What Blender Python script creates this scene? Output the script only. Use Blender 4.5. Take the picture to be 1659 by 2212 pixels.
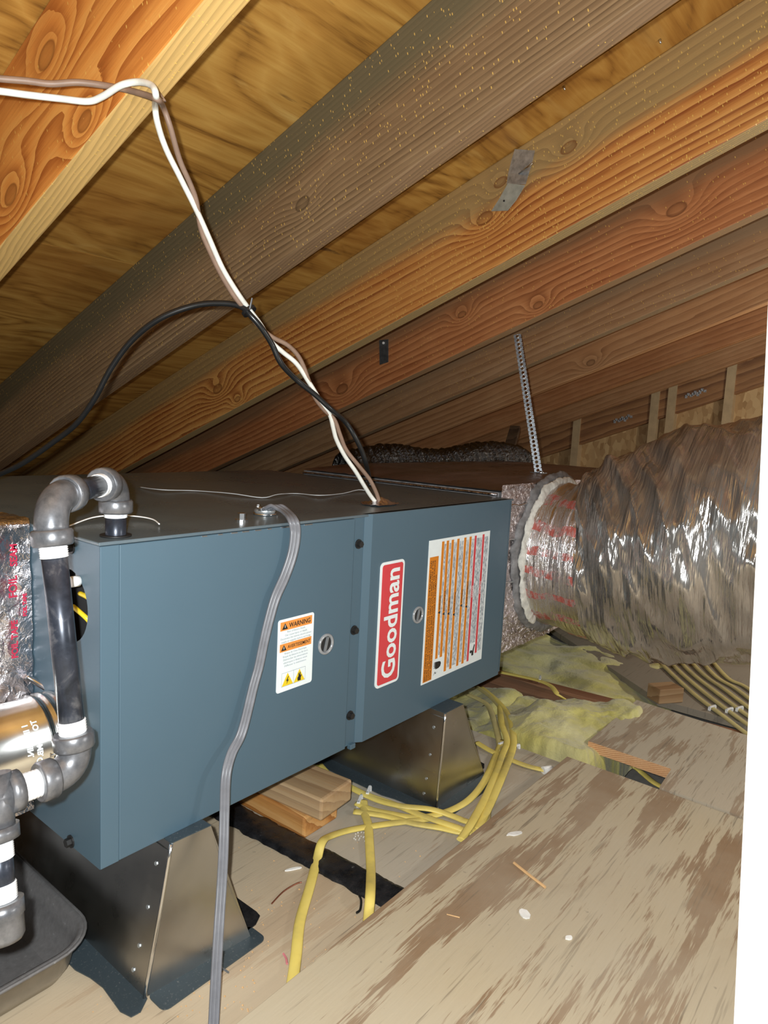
import bpy, bmesh, math, random
from mathutils import Vector, Matrix, noise
random.seed(7)
sc = bpy.context.scene
for o in list(bpy.data.objects): bpy.data.objects.remove(o)
COL = sc.collection
V = Vector

# ------------------------------------------------------------------ camera, light, exposure
FOC = 1489.38
CAM = V((-0.370087, -0.675868, 0.686966))
CR = V((0.62866529, -0.77608877, 0.04966054))
CU = V((0.06604073, 0.11690464, 0.99094497))
CF = V((0.77486681, 0.61969309, -0.12474735))
cd = bpy.data.cameras.new('camera'); cam = bpy.data.objects.new('camera', cd); COL.objects.link(cam)
cd.sensor_fit = 'HORIZONTAL'; cd.sensor_width = 36.0; cd.lens = FOC / 1659 * 36.0
cd.clip_start = 0.02; cd.clip_end = 50
cam.matrix_world = Matrix(((CR.x, CU.x, -CF.x, CAM.x), (CR.y, CU.y, -CF.y, CAM.y), (CR.z, CU.z, -CF.z, CAM.z), (0, 0, 0, 1)))
sc.camera = cam

w = bpy.data.worlds.new('attic_air'); sc.world = w; w.use_nodes = True
w.node_tree.nodes['Background'].inputs[0].default_value = (1.0, 0.95, 0.88, 1)
w.node_tree.nodes['Background'].inputs[1].default_value = 0.12

fl = bpy.data.lights.new('phone_flash', 'POINT'); fl.energy = 54; fl.color = (0.95, 0.99, 1.0); fl.shadow_soft_size = 0.006
fo = bpy.data.objects.new('phone_flash', fl); COL.objects.link(fo)
fo.location = CAM - CR * 0.022 + CU * 0.016 - CF * 0.004
# unseen fill added right of the camera to lift the rafters and plywood
bl = bpy.data.lights.new('side_fill', 'POINT'); bl.energy = 16; bl.color = (1.0, 0.97, 0.92); bl.shadow_soft_size = 0.05
bo = bpy.data.objects.new('side_fill', bl); COL.objects.link(bo); bo.location = (0.85, -1.35, 0.70)

# second added fill, hidden behind the jamb, brightens the far bay
b2 = bpy.data.lights.new('far_fill', 'POINT'); b2.energy = 26; b2.color = (1.0, 0.96, 0.88); b2.shadow_soft_size = 0.05
b2o = bpy.data.objects.new('far_fill', b2); COL.objects.link(b2o); b2o.location = (2.15, -1.05, 0.62)

sc.view_settings.view_transform = 'Standard'; sc.view_settings.look = 'None'
sc.view_settings.exposure = 0.0; sc.view_settings.gamma = 1.0
sc.view_settings.use_curve_mapping = False

# ------------------------------------------------------------------ measuring helpers
def ray(px, py): return CF + CR * ((px - 829.5) / FOC) - CU * ((py - 1106) / FOC)
def hit(px, py, n, c):
    d = ray(px, py); n = V(n); return CAM + d * ((c - n.dot(CAM)) / n.dot(d))
def Z(px, py, z=0.0): return hit(px, py, (0, 0, 1), z)
def Y(px, py, y=0.0): return hit(px, py, (0, 1, 0), y)
def X(px, py, x=0.0): return hit(px, py, (1, 0, 0), x)
def T(px, py, t): return CAM + ray(px, py) * t

# ------------------------------------------------------------------ mesh helpers
class MB:
    def __init__(s): s.v = []; s.f = []; s.sm = []
    def add(s, vs, fs, smooth=False):
        b = len(s.v); s.v += [tuple(p) for p in vs]
        s.f += [tuple(b + i for i in f) for f in fs]; s.sm += [smooth] * len(fs); return s
    def box(s, a, b, M=None, bev=0.0):
        x0, y0, z0 = a; x1, y1, z1 = b
        if bev:
            bm = bmesh.new(); bmesh.ops.create_cube(bm, size=1)
            for q in bm.verts: q.co = V(((x0+x1)/2+q.co.x*(x1-x0), (y0+y1)/2+q.co.y*(y1-y0), (z0+z1)/2+q.co.z*(z1-z0)))
            bmesh.ops.bevel(bm, geom=bm.edges[:], offset=bev, segments=2, affect='EDGES', profile=.5)
            bm.verts.index_update()
            vs = [q.co.copy() for q in bm.verts]; fs = [[q.index for q in f.verts] for f in bm.faces]; bm.free()
        else:
            vs = [V(p) for p in ((x0,y0,z0),(x1,y0,z0),(x1,y1,z0),(x0,y1,z0),(x0,y0,z1),(x1,y0,z1),(x1,y1,z1),(x0,y1,z1))]
            fs = [(0,3,2,1),(4,5,6,7),(0,1,5,4),(1,2,6,5),(2,3,7,6),(3,0,4,7)]
        if M is not None: vs = [M @ q for q in vs]
        return s.add(vs, fs)
    def prism(s, poly, z0, z1, M=None):
        n = len(poly); vs = [V((p[0], p[1], z0)) for p in poly] + [V((p[0], p[1], z1)) for p in poly]
        if M is not None: vs = [M @ q for q in vs]
        fs = [tuple(range(n))[::-1], tuple(range(n, 2*n))] + [(i, (i+1) % n, n+(i+1) % n, n+i) for i in range(n)]
        return s.add(vs, fs)
    def sweep(s, pts, prof, up=(0, 0, 1), cap=True, scale=None, smooth=True, par=False):
        pts = [V(p) for p in pts]; n = len(prof); up = V(up); vs = []; last = None
        for i, p in enumerate(pts):
            t = (pts[min(i+1, len(pts)-1)] - pts[max(i-1, 0)]).normalized()
            if par and last is not None: side = (last - t*last.dot(t)).normalized()
            else:
                side = t.cross(up)
                if side.length < 1e-4: side = t.cross(V((1, 0, .01)))
                side.normalize()
            last = side; u2 = side.cross(t); k = scale[i] if scale else 1
            vs += [p + side*(a*k) + u2*(b*k) for a, b in prof]
        fs = []
        for i in range(len(pts)-1):
            for j in range(n):
                fs.append((i*n+j, i*n+(j+1) % n, (i+1)*n+(j+1) % n, (i+1)*n+j))
        b = len(s.v); s.add(vs, fs, smooth)
        if cap:
            s.f += [tuple(b+j for j in range(n))[::-1], tuple(b+(len(pts)-1)*n+j for j in range(n))]; s.sm += [False, False]
        return s
    def tube(s, pts, r, n=10, cap=True, scale=None, smooth=True):
        return s.sweep(pts, circ(r, n), cap=cap, scale=scale, par=True, smooth=smooth)
    def grid(s, nu, nv, fn, smooth=True, closev=False):
        vs = [fn(i/nu, j/nv) for i in range(nu+1) for j in range(nv if closev else nv+1)]
        m = nv if closev else nv+1; fs = []
        for i in range(nu):
            for j in range(nv):
                fs.append((i*m+j, (i+1)*m+j, (i+1)*m+(j+1) % m, i*m+(j+1) % m))
        return s.add(vs, fs, smooth)
    def build(s, name, m, parent=None):
        me = bpy.data.meshes.new(name); off = V(parent.location) if parent and not parent.parent else V((0, 0, 0))
        if parent and parent.parent: off = V(parent.parent.location)
        me.from_pydata([V(p) - off for p in s.v], [], s.f)
        me.polygons.foreach_set('use_smooth', s.sm); me.validate(); me.update()
        bm = bmesh.new(); bm.from_mesh(me); bmesh.ops.recalc_face_normals(bm, faces=bm.faces); bm.to_mesh(me); bm.free()
        me.materials.append(m); o = bpy.data.objects.new(name, me); COL.objects.link(o)
        if parent: o.parent = parent
        return o
def circ(r, n, a=1, b=1): return [(math.cos(2*math.pi*k/n)*r*a, math.sin(2*math.pi*k/n)*r*b) for k in range(n)]
def spl(pts, k=8):
    pts = [V(p) for p in pts]; out = []
    for i in range(len(pts)-1):
        p0 = pts[max(i-1, 0)]; p1 = pts[i]; p2 = pts[i+1]; p3 = pts[min(i+2, len(pts)-1)]
        for j in range(k):
            t = j/k; out.append(.5*((2*p1)+(p2-p0)*t+(2*p0-5*p1+4*p2-p3)*t*t+(3*p1-p0-3*p2+p3)*t**3))
    out.append(pts[-1]); return out
def empty(name, loc):
    o = bpy.data.objects.new(name, None); COL.objects.link(o); o.location = loc; o.empty_display_size = .05; return o
def tag(o, label, cat, group=None):
    o['label'] = label; o['category'] = cat
    if group: o['group'] = group
    return o
def struct(o): o['kind'] = 'structure'; return o
def fbm(p, o=4): return noise.fractal(V(p), 1.0, 2.0, o)
def text_mb(body, size, M, bold=0.0, depth=0.0, sx=1.0, align='LEFT'):
    c = bpy.data.curves.new('lettering', 'FONT'); c.body = body; c.size = size; c.offset = bold; c.resolution_u = 3
    c.align_x = align; c.extrude = depth
    o = bpy.data.objects.new('lettering', c); COL.objects.link(o)
    dg = bpy.context.evaluated_depsgraph_get(); me = bpy.data.meshes.new_from_object(o.evaluated_get(dg))
    vs = [M @ V((q.co.x*sx, q.co.y, q.co.z)) for q in me.vertices]; fs = [tuple(p.vertices) for p in me.polygons]
    bpy.data.objects.remove(o); bpy.data.curves.remove(c); bpy.data.meshes.remove(me)
    return MB().add(vs, fs)

# ------------------------------------------------------------------ materials
class NT:
    def __init__(s, name):
        s.m = bpy.data.materials.new(name); s.m.use_nodes = True; s.t = s.m.node_tree
        s.b = s.t.nodes['Principled BSDF']
    def n(s, typ, **kw):
        q = s.t.nodes.new(typ)
        for k, v in kw.items():
            if k.startswith('i_'):
                key = k[2:]; key = int(key) if key.isdigit() else key.replace('_', ' ')
                if hasattr(v, 'bl_idname') or isinstance(v, bpy.types.NodeSocket): s.t.links.new(v, q.inputs[key])
                else: q.inputs[key].default_value = v
            else: setattr(q, k, v)
        return q
    def coord(s, scale=(1, 1, 1), loc=(0, 0, 0), rot=(0, 0, 0)):
        c = s.n('ShaderNodeTexCoord'); m = s.n('ShaderNodeMapping')
        s.t.links.new(c.outputs['Object'], m.inputs[0])
        m.inputs['Scale'].default_value = scale; m.inputs['Location'].default_value = loc; m.inputs['Rotation'].default_value = rot
        return m.outputs[0]
    def noise(s, vec, scale=1, detail=3, rough=.55, dist=0):
        q = s.n('ShaderNodeTexNoise'); s.t.links.new(vec, q.inputs['Vector'])
        q.inputs['Scale'].default_value = scale; q.inputs['Detail'].default_value = detail
        q.inputs['Roughness'].default_value = rough; q.inputs['Distortion'].default_value = dist
        return q.outputs['Fac']
    def voro(s, vec, scale=1, feat='F1', out='Distance', rnd=1.0):
        q = s.n('ShaderNodeTexVoronoi', feature=feat); s.t.links.new(vec, q.inputs['Vector']); q.inputs['Scale'].default_value = scale
        q.inputs['Randomness'].default_value = rnd; return q.outputs[out]
    def math(s, op, a, b=0.0, c=0.0):
        q = s.n('ShaderNodeMath', operation=op)
        for i, v in enumerate((a, b, c)):
            if isinstance(v, (int, float)): q.inputs[i].default_value = v
            else: s.t.links.new(v, q.inputs[i])
        return q.outputs[0]
    def ramp(s, fac, stops, interp='LINEAR'):
        q = s.n('ShaderNodeValToRGB'); r = q.color_ramp; r.interpolation = interp
        while len(r.elements) < len(stops): r.elements.new(.5)
        for e, (p, c) in zip(r.elements, stops):
            e.position = p; e.color = (*c, 1) if hasattr(c, '__len__') else (c, c, c, 1)
        s.t.links.new(fac, q.inputs[0]); return q.outputs[0]
    def mix(s, fac, a, b, mode='MIX'):
        q = s.n('ShaderNodeMixRGB', blend_type=mode)
        for i, v in zip((0, 1, 2), (fac, a, b)):
            if isinstance(v, (int, float)): q.inputs[i].default_value = v
            elif isinstance(v, tuple): q.inputs[i].default_value = (*v, 1)
            else: s.t.links.new(v, q.inputs[i])
        return q.outputs[0]
    def bump(s, h, strength=.3, dist=.002):
        q = s.n('ShaderNodeBump'); q.inputs['Strength'].default_value = strength; q.inputs['Distance'].default_value = dist
        s.t.links.new(h, q.inputs['Height']); s.t.links.new(q.outputs[0], s.b.inputs['Normal'])
    def set(s, **kw):
        for k, v in kw.items():
            key = {'col': 'Base Color', 'rough': 'Roughness', 'metal': 'Metallic', 'spec': 'Specular IOR Level', 'coat': 'Coat Weight', 'trans': 'Transmission Weight', 'sheen': 'Sheen Weight'}[k]
            if isinstance(v, tuple): v = (*v, 1)
            if isinstance(v, bpy.types.NodeSocket): s.t.links.new(v, s.b.inputs[key])
            else: s.b.inputs[key].default_value = v
        return s.m

def plain(name, col, rough=.5, metal=0.0, var=.12, scale=60, bump=0.0, spec=.5):
    t = NT(name); c = t.coord(); f = t.noise(c, scale, 3)
    lo = tuple(x*(1-var) for x in col); hi = tuple(min(1, x*(1+var)) for x in col)
    t.set(col=t.ramp(f, [(.3, lo), (.7, hi)]), rough=rough, metal=metal, spec=spec)
    if bump: t.bump(f, bump, .001)
    return t.m

def wood(name, light, mid, dark, loc=(0, 0, 0), ring=22, warp=3.0, knots=1.0, grey=None, greyamt=.5, specks=0.0, rough=.55, bump=.3, split=.5, gscale=(.7, 5, 5), zg=None, edge=None, kn=(), contrast=1.0):
    """lumber: local X runs along the grain, ring lines bend around knots"""
    t = NT(name); c = t.coord(loc=loc); sep = t.n('ShaderNodeSeparateXYZ'); t.t.links.new(c, sep.inputs[0])
    raw = t.n('ShaderNodeSeparateXYZ'); t.t.links.new(t.n('ShaderNodeTexCoord').outputs['Object'], raw.inputs[0])
    def vm(k):
        q = t.n('ShaderNodeVectorMath', operation='MULTIPLY'); t.t.links.new(c, q.inputs[0]); q.inputs[1].default_value = k; return q.outputs[0]
    g1 = vm(gscale); w1 = t.noise(g1, .8, 2, .5)
    w2 = t.noise(vm((3.5, 22, 22)), 1.0, 3, .6)
    v = t.math('ADD', t.math('MULTIPLY', sep.outputs['Z'], ring), t.math('MULTIPLY', sep.outputs['Y'], ring*.45))
    v = t.math('ADD', v, t.math('MULTIPLY', w1, warp*2)); v = t.math('ADD', v, t.math('MULTIPLY', w2, .9))
    core = halo = None
    for ka, kz, kr in kn:
        dx = t.math('MULTIPLY', t.math('SUBTRACT', raw.outputs['X'], ka), .62/kr); dz = t.math('MULTIPLY', t.math('SUBTRACT', raw.outputs['Z'], kz), 1/kr)
        d2 = t.math('ADD', t.math('MULTIPLY', dx, dx), t.math('MULTIPLY', dz, dz))
        e = t.math('POWER', 2.718, t.math('MULTIPLY', d2, -.16)); v = t.math('ADD', v, t.math('MULTIPLY', e, 3.2*knots))
        k1 = t.ramp(d2, [(.0, .35), (.35, .55), (.75, 1.0), (1.0, 0.0)]); core = k1 if core is None else t.math('MAXIMUM', core, k1)
        k2 = t.math('POWER', 2.718, t.math('MULTIPLY', d2, -.35)); halo = k2 if halo is None else t.math('MAXIMUM', halo, k2)
    fr = t.math('FRACT', v)
    fib = t.noise(vm((3, 90, 90)), 2.2, 3, .7)
    con = t.ramp(t.noise(vm((1.3, 14, 14)), 1.0, 3, .6), [(.3, .35*contrast), (.62, contrast)])
    fs = t.math('ADD', t.math('MULTIPLY', t.math('SUBTRACT', fr, .42), con), .42)
    s2 = t.math('ADD', fs, t.math('MULTIPLY', t.math('SUBTRACT', fib, .5), .55))
    col = t.ramp(s2, [(.0, light), (.42, mid), (.84, dark), (.96, tuple(a*.8 for a in dark)), (1.05, mid)])
    big = t.noise(g1, .45, 2, .5)
    col = t.mix(t.ramp(big, [(.38, 0.0), (.62, 1.0)]), col, t.mix(.5, col, mid, 'MULTIPLY'))
    mott = t.noise(vm((6, 16, 16)), 1.0, 4, .65); col = t.mix(t.ramp(mott, [(.45, 0.0), (.75, .4)]), col, t.mix(.5, col, light, 'SCREEN'))
    col = t.mix(t.math('MULTIPLY', fib, .3), col, t.mix(.5, col, dark))
    if halo is not None: col = t.mix(t.math('MULTIPLY', halo, .3), col, t.mix(.6, light, mid))
    if grey:
        gn = t.math('ADD', t.noise(g1, 1.1, 4, .6), t.math('MULTIPLY', fib, .35))
        if zg:   # the upper part of the board kept its grey dust
            zz = t.math('MULTIPLY', t.math('SUBTRACT', raw.outputs['Z'], .838), 1/.207)
            gn = t.math('ADD', t.math('MULTIPLY', gn, .55), t.math('MULTIPLY', t.math('SUBTRACT', zg, zz), 1.1)); gn = t.math('ADD', gn, split)
        g = t.ramp(gn, [(split+.12, 1.0), (split+(.34 if zg else .42), 0.0)])
        col = t.mix(t.math('MULTIPLY', g, greyamt), col, t.mix(t.math('MULTIPLY', fs, .42), grey, tuple(a*.6 for a in grey)))
    if edge:   # the narrow lower edge of the board has its own straight-grained tone
        eg = t.math('FRACT', t.math('ADD', t.math('MULTIPLY', sep.outputs['X'], 9), t.math('ADD', t.math('MULTIPLY', sep.outputs['Y'], 130), t.math('MULTIPLY', w2, 3))))
        col = t.mix(t.math('LESS_THAN', raw.outputs['Z'], .8387), col, t.mix(t.ramp(eg, [(.3, 0.0), (.9, .6)]), edge, tuple(a*.55 for a in edge)))
    if core is not None: col = t.mix(t.math('MULTIPLY', core, .75), col, tuple(a*.5 for a in dark))
    ro = rough
    if specks:
        m4 = vm((260, 150, 95)); vq = t.n('ShaderNodeTexVoronoi'); t.t.links.new(m4, vq.inputs['Vector']); vq.inputs['Scale'].default_value = 1.0
        rc = t.n('ShaderNodeSeparateXYZ'); t.t.links.new(vq.outputs['Color'], rc.inputs[0])
        patch = t.noise(g1, 2.2, 4, .65)
        th = t.math('MULTIPLY', t.math('LESS_THAN', vq.outputs['Distance'], .22), t.math('GREATER_THAN', t.math('ADD', rc.outputs[0], t.math('MULTIPLY', patch, 1.1)), 1.50 - specks*.2))
        col = t.mix(t.math('MULTIPLY', th, .7), col, (.85, .55, .14)); ro = t.math('SUBTRACT', rough, t.math('MULTIPLY', th, .3))
    t.set(col=col, rough=ro, spec=.3)
    t.bump(t.math('ADD', fib, t.math('MULTIPLY', fs, -.4)), bump, .0015)
    return t.m

def ply(name, base, patch, streak, dust, loc=(0, 0, 0), amt=.5, thr=.56, dusty=.3, ps=1.0, rough=.7):
    """plywood face: grain along local X, ragged darker spring-wood patches, dust"""
    t = NT(name); c = t.coord(loc=loc)
    a = t.noise(t.coord((1.7*ps, 10*ps, 9), loc), 1.0, 4, .55, .6)
    f = t.noise(t.coord((14, 300, 300), loc), 1.0, 3, .7)
    st = t.noise(t.coord((5, 70, 70), loc), 1.0, 4, .75)
    e = t.math('ADD', a, t.math('MULTIPLY', t.math('SUBTRACT', st, .5), .55))
    e = t.math('ADD', e, t.math('MULTIPLY', t.math('SUBTRACT', f, .5), .25))
    pm = t.ramp(e, [(thr, 0.0), (thr+.045, 1.0)])
    col = t.mix(t.math('MULTIPLY', pm, amt), base, patch)
    col = t.mix(t.math('MULTIPLY', f, .5), col, t.mix(.5, col, streak))
    ck = t.noise(t.coord((9, 190, 20), loc), 1.0, 2, .6); zone = t.noise(t.coord((2, 4, 2), (loc[0]+5, loc[1], 0)), 1.5, 3, .6)
    col = t.mix(t.math('MULTIPLY', t.ramp(ck, [(.60, 0.0), (.68, .75)]), t.ramp(zone, [(.42, 0.15), (.62, 1.0)])), col, tuple(x*.45 for x in streak))
    stn = t.noise(t.coord((3, 6, 3), (loc[0]+2, loc[1]+7, 0)), 1.3, 5, .7, .5); col = t.mix(t.ramp(stn, [(.56, 0.0), (.72, .5)]), col, t.mix(.6, patch, col))
    d = t.noise(t.coord((1, 1, 1), loc), 2.6, 5, .65)
    col = t.mix(t.math('MULTIPLY', t.ramp(d, [(.35, 0.0), (.7, 1.0)]), dusty), col, dust)
    sp = t.noise(c, 90, 2, .5); col = t.mix(t.ramp(sp, [(.72, 0.0), (.78, .5)]), col, tuple(x*.45 for x in dust))
    t.set(col=col, rough=rough, spec=.25); t.bump(t.math('ADD', f, st), .25, .001)
    return t.m

def sheathing(name, loc):
    t = NT(name); c = t.coord((.8, 4.0, 4.0), loc)
    w1 = t.noise(c, 1.3, 4, .55, .7)
    s = t.math('PINGPONG', t.math('MULTIPLY', w1, 17), 1.0)
    f = t.noise(t.coord((5, 110, 110), loc), 1.0, 4, .75)
    g = t.noise(t.coord((3, 30, 30), loc), 1.0, 3, .6)
    s2 = t.math('ADD', t.math('ADD', t.math('MULTIPLY', s, .62), t.math('MULTIPLY', g, .42)), t.math('MULTIPLY', t.math('SUBTRACT', f, .5), .95))
    col = t.ramp(s2, [(.05, (.18, .078, .014)), (.3, (.35, .17, .032)), (.6, (.46, .24, .05)), (.95, (.54, .31, .075))])
    pa = t.noise(t.coord((1.4, 4.5, 4.5), loc), 2.2, 5, .62, .8)
    col = t.mix(t.ramp(pa, [(.58, 0.0), (.74, .65)]), col, (.66, .45, .15))
    br = t.noise(t.coord((.7, 2.5, 2.5), (loc[0]+8, loc[1], 0)), 1.5, 3, .5)
    col = t.mix(t.ramp(br, [(.45, 0.0), (.7, .5)]), col, (.30, .12, .02))
    dk = t.noise(t.coord((1.8, 11, 11), (loc[0]+3, loc[1], 0)), 1.7, 5, .6, .4)
    col = t.mix(t.ramp(dk, [(.66, 0.0), (.71, .8)]), col, (.10, .045, .015))
    t.set(col=col, rough=.6, spec=.3); t.bump(f, .25, .001); return t.m

def foil(name, col=(.78, .76, .78), rough=.17, bs=38, bd=.006, st=.6, stretch=(1, 1, 1), red=False):
    t = NT(name); c = t.coord(stretch)
    a = t.voro(c, bs, 'SMOOTH_F1'); b = t.noise(c, bs*1.7, 4, .6, .5); g = t.noise(c, bs*.22, 2, .5)
    h = t.math('ADD', t.math('ADD', a, b), t.math('MULTIPLY', g, 1.5)); t.bump(h, st, bd)
    rr = t.ramp(t.noise(c, 7, 3), [(.3, rough*.7), (.75, rough*1.9)])
    t.set(col=t.ramp(g, [(.3, tuple(x*.82 for x in col)), (.7, col)]), rough=rr, metal=1.0); return t.m

M = {}
M['flange_dark'] = plain('black_iron', (.05, .052, .058), .38, .6, .35, 40, .15)
# dark slate paint with orange-peel
t = NT('slate_enamel'); c = t.coord(); pe = t.noise(c, 420, 2)
t.set(col=t.ramp(t.noise(c, 3, 4), [(.3, (.062, .110, .148)), (.7, (.070, .121, .160))]), rough=.42, spec=.5); t.bump(pe, .05, .0006); M['slate'] = t.m
t = NT('slate_enamel_top'); c = t.coord(); pe = t.noise(c, 420, 2)
sm = t.noise(c, 9, 5, .65)
t.set(col=t.ramp(sm, [(.3, (.08, .115, .14)), (.75, (.11, .14, .155))]), rough=t.ramp(sm, [(.3, .22), (.75, .42)]), spec=.5); t.bump(pe, .04, .0006); M['slate_top'] = t.m
M['inside'] = plain('cabinet_shade', (.02, .02, .022), .8)
# galvanised sheet
t = NT('galvanised_sheet'); c = t.coord(); sp = t.noise(c, 5, 4, .6)
t.set(col=t.ramp(sp, [(.25, (.42, .42, .42)), (.75, (.58, .575, .55))]), rough=t.ramp(t.noise(c, 14, 4), [(.3, .24), (.75, .42)]), metal=1.0); t.bump(t.noise(c, 60, 3), .05, .001); M['galv'] = t.m
t = NT('dusty_flange'); c = t.coord(); sp = t.noise(c, 330, 3, .7)
t.set(col=t.ramp(sp, [(.60, (.085, .115, .135)), (.8, (.35, .36, .35))]), rough=.42, metal=.6); M['flange'] = t.m
M['bright_galv'] = plain('bright_galvanised', (.62, .62, .6), .2, 1.0, .25, 22, .05)
M['bright'] = plain('bright_steel', (.72, .74, .76), .22, 1.0, .1)
M['zinc'] = plain('zinc_plate', (.5, .54, .56), .38, .75, .3, 90, .1)
t = NT('weathered_strap'); c = t.coord(); sp = t.noise(c, 60, 4, .65)
t.set(col=t.ramp(sp, [(.3, (.13, .145, .16)), (.7, (.34, .365, .39))]), rough=.42, metal=.7); M['strap'] = t.m
t = NT('iron_pipe'); c = t.coord(); sp = t.noise(c, 42, 4, .65, .4)
t.set(col=t.ramp(sp, [(.3, (.016, .02, .028)), (.55, (.038, .044, .060)), (.80, (.20, .20, .21))]), rough=.3, metal=.4); M['pipe'] = t.m
t = NT('cast_fitting'); c = t.coord(); sp = t.noise(c, 50, 4, .65)
t.set(col=t.ramp(sp, [(.3, (.085, .09, .10)), (.7, (.23, .23, .24))]), rough=.32, metal=.55); t.bump(sp, .15, .001); M['fitting'] = t.m
t = NT('thread_sealant'); c = t.coord(); sp = t.noise(c, 70, 4, .6)
t.set(col=t.ramp(sp, [(.28, (.28, .29, .33)), (.42, (.85, .87, .88))]), rough=.55); t.bump(sp, .3, .001); M['dope'] = t.m
M['foil_left'] = foil('foil_wrap', (.76, .72, .75), .2, 45, .007, .55)
M['foil_box'] = foil('foil_board', (.80, .74, .75), .32, 60, .016, 1.0, (1.0, 1.0, 1.6))
M['foil_top'] = foil('foil_board_top', (.33, .25, .22), .3, 40, .003, .5, (.5, 1.6, 1))
t = NT('flex_jacket'); c = t.coord((1.6, 22, 1.6)); a = t.noise(c, 1.8, 4, .5, .9); b = t.noise(t.coord((3, 50, 3)), 2.5, 3, .5, .8); vr = t.voro(t.coord((4, 24, 4), rot=(.25, 0, .2)), 1.0, 'DISTANCE_TO_EDGE')
t.bump(t.math('ADD', t.math('ADD', a, t.math('MULTIPLY', b, .35)), t.math('MULTIPLY', t.math('MINIMUM', vr, .2), 1.2)), .7, .012)
big = t.noise(t.coord(), 5, 3)
t.set(col=t.ramp(big, [(.3, (.30, .285, .265)), (.7, (.60, .585, .56))]), rough=t.ramp(big, [(.3, .09), (.7, .17)]), metal=.8); M['flex'] = t.m
# printed red tape bands near the collar
t = NT('flex_neck'); c = t.coord((5, 40, 5)); a = t.noise(c, 3, 5, .62, .5); t.bump(a, .7, .009)
cz = t.coord(); sep = t.n('ShaderNodeSeparateXYZ'); t.t.links.new(cz, sep.inputs[0])
band = t.math('FRACT', t.math('MULTIPLY', t.math('ADD', sep.outputs['Z'], t.math('MULTIPLY', t.noise(t.coord(), 9, 3), .05)), 20))
lm = t.math('MULTIPLY', t.math('LESS_THAN', band, .36), t.ramp(t.noise(t.coord((30, 60, 30)), 1.0, 5, .75), [(.42, 0.0), (.56, .9)]))
t.set(col=t.mix(lm, (.75, .73, .74), (.5, .07, .04)), rough=t.math('ADD', .16, t.math('MULTIPLY', lm, .3)), metal=t.math('SUBTRACT', 1.0, t.math('MULTIPLY', lm, .75))); M['flex_neck'] = t.m
M['mastic_grey'] = plain('grey_mastic', (.21, .21, .215), .6, 0, .4, 50, .9)
M['fluff'] = plain('white_fibre', (.74, .74, .68), .95, 0, .2, 80, 1.0)
M['black_foil'] = foil('black_flex_jacket', (.18, .17, .16), .18, 30, .008, .7, (1, 4, 4))
t = NT('glass_wool'); c = t.coord(); a = t.noise(c, 8, 6, .65, .4); b = t.noise(t.coord((1, 1, 1)), 120, 3, .7)
col = t.ramp(a, [(.25, (.33, .30, .075)), (.48, (.53, .48, .15)), (.75, (.66, .62, .30))])
col = t.mix(t.ramp(t.noise(t.coord(), 3.3, 3), [(.5, 0.0), (.75, .6)]), col, (.62, .60, .42))
t.set(col=col, rough=1.0, spec=.1, sheen=.3); t.bump(t.math('ADD', a, t.math('MULTIPLY', b, .35)), .55, .010); M['wool'] = t.m
M['white_cable'] = plain('white_jacket', (.72, .72, .66), .45)
M['brown_cable'] = plain('brown_jacket', (.24, .155, .11), .5)
M['black_cable'] = plain('black_jacket', (.012, .013, .014), .3)
M['grey_cord'] = plain('grey_jacket', (.155, .16, .178), .36)
t = NT('yellow_jacket'); c = t.coord(); d = t.noise(c, 9, 4, .65)
t.set(col=t.ramp(d, [(.28, (.46, .38, .14)), (.5, (.76, .61, .15)), (.75, (.84, .70, .22))]), rough=.42); M['yellow'] = t.m
t = NT('dusty_yellow_jacket'); c = t.coord(); d = t.noise(c, 9, 4, .65)
t.set(col=t.ramp(d, [(.28, (.40, .35, .17)), (.75, (.66, .56, .22))]), rough=.6); M['yellow_dusty'] = t.m
M['staple'] = plain('white_plastic', (.82, .83, .82), .35)
M['copper'] = plain('copper_wire', (.25, .09, .05), .4, .6)
M['pink'] = plain('pink_plastic', (.6, .2, .22), .5)
M['flake'] = plain('white_flake', (.8, .8, .77), .8)
M['straw'] = plain('fresh_splinter', (.66, .42, .2), .7)
t = NT('tar_paint'); c = t.coord(); d = t.noise(c, 50, 5, .7)
t.set(col=t.ramp(d, [(.3, (.008, .008, .009)), (.66, (.018, .018, .02)), (.76, (.2, .2, .2))]), rough=t.ramp(d, [(.3, .16), (.7, .5)])); t.bump(d, .5, .003); M['tar'] = t.m
t = NT('pan_coating'); c = t.coord(); d = t.noise(c, 160, 3, .6)
t.set(col=t.ramp(d, [(.3, (.17, .165, .165)), (.68, (.215, .21, .21)), (.78, (.4, .4, .4))]), rough=.42, metal=.45); M['pan'] = t.m
M['white_paint'] = plain('white_gloss_paint', (.86, .85, .8), .4)
M['label_white'] = plain('label_white', (.75, .82, .83), .4, 0, .03)
M['label_grey'] = plain('label_grey', (.55, .58, .6), .4, 0, .03)
M['orange'] = plain('label_orange', (.72, .27, .055), .4, 0, .03)
M['deep_orange'] = plain('label_deep_orange', (.62, .2, .01), .4, 0, .03)
M['red'] = plain('label_red', (.6, .05, .06), .35, 0, .03)
M['ink'] = plain('black_ink', (.012, .012, .012), .5)
M['ink_grey'] = plain('grey_ink', (.2, .25, .3), .5)
M['tri_yellow'] = plain('sign_yellow', (.75, .55, .02), .4, 0, .03)
M['red_ink'] = plain('red_ink', (.45, .02, .06), .5)
t = NT('fine_print'); c = t.coord((150, 1, 900)); n1 = t.noise(t.coord((600, 1, 170)), 1.0, 1, .5)
t.set(col=t.ramp(n1, [(.45, (.28, .32, .36)), (.6, (.66, .71, .73))]), rough=.45); M['print'] = t.m
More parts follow.
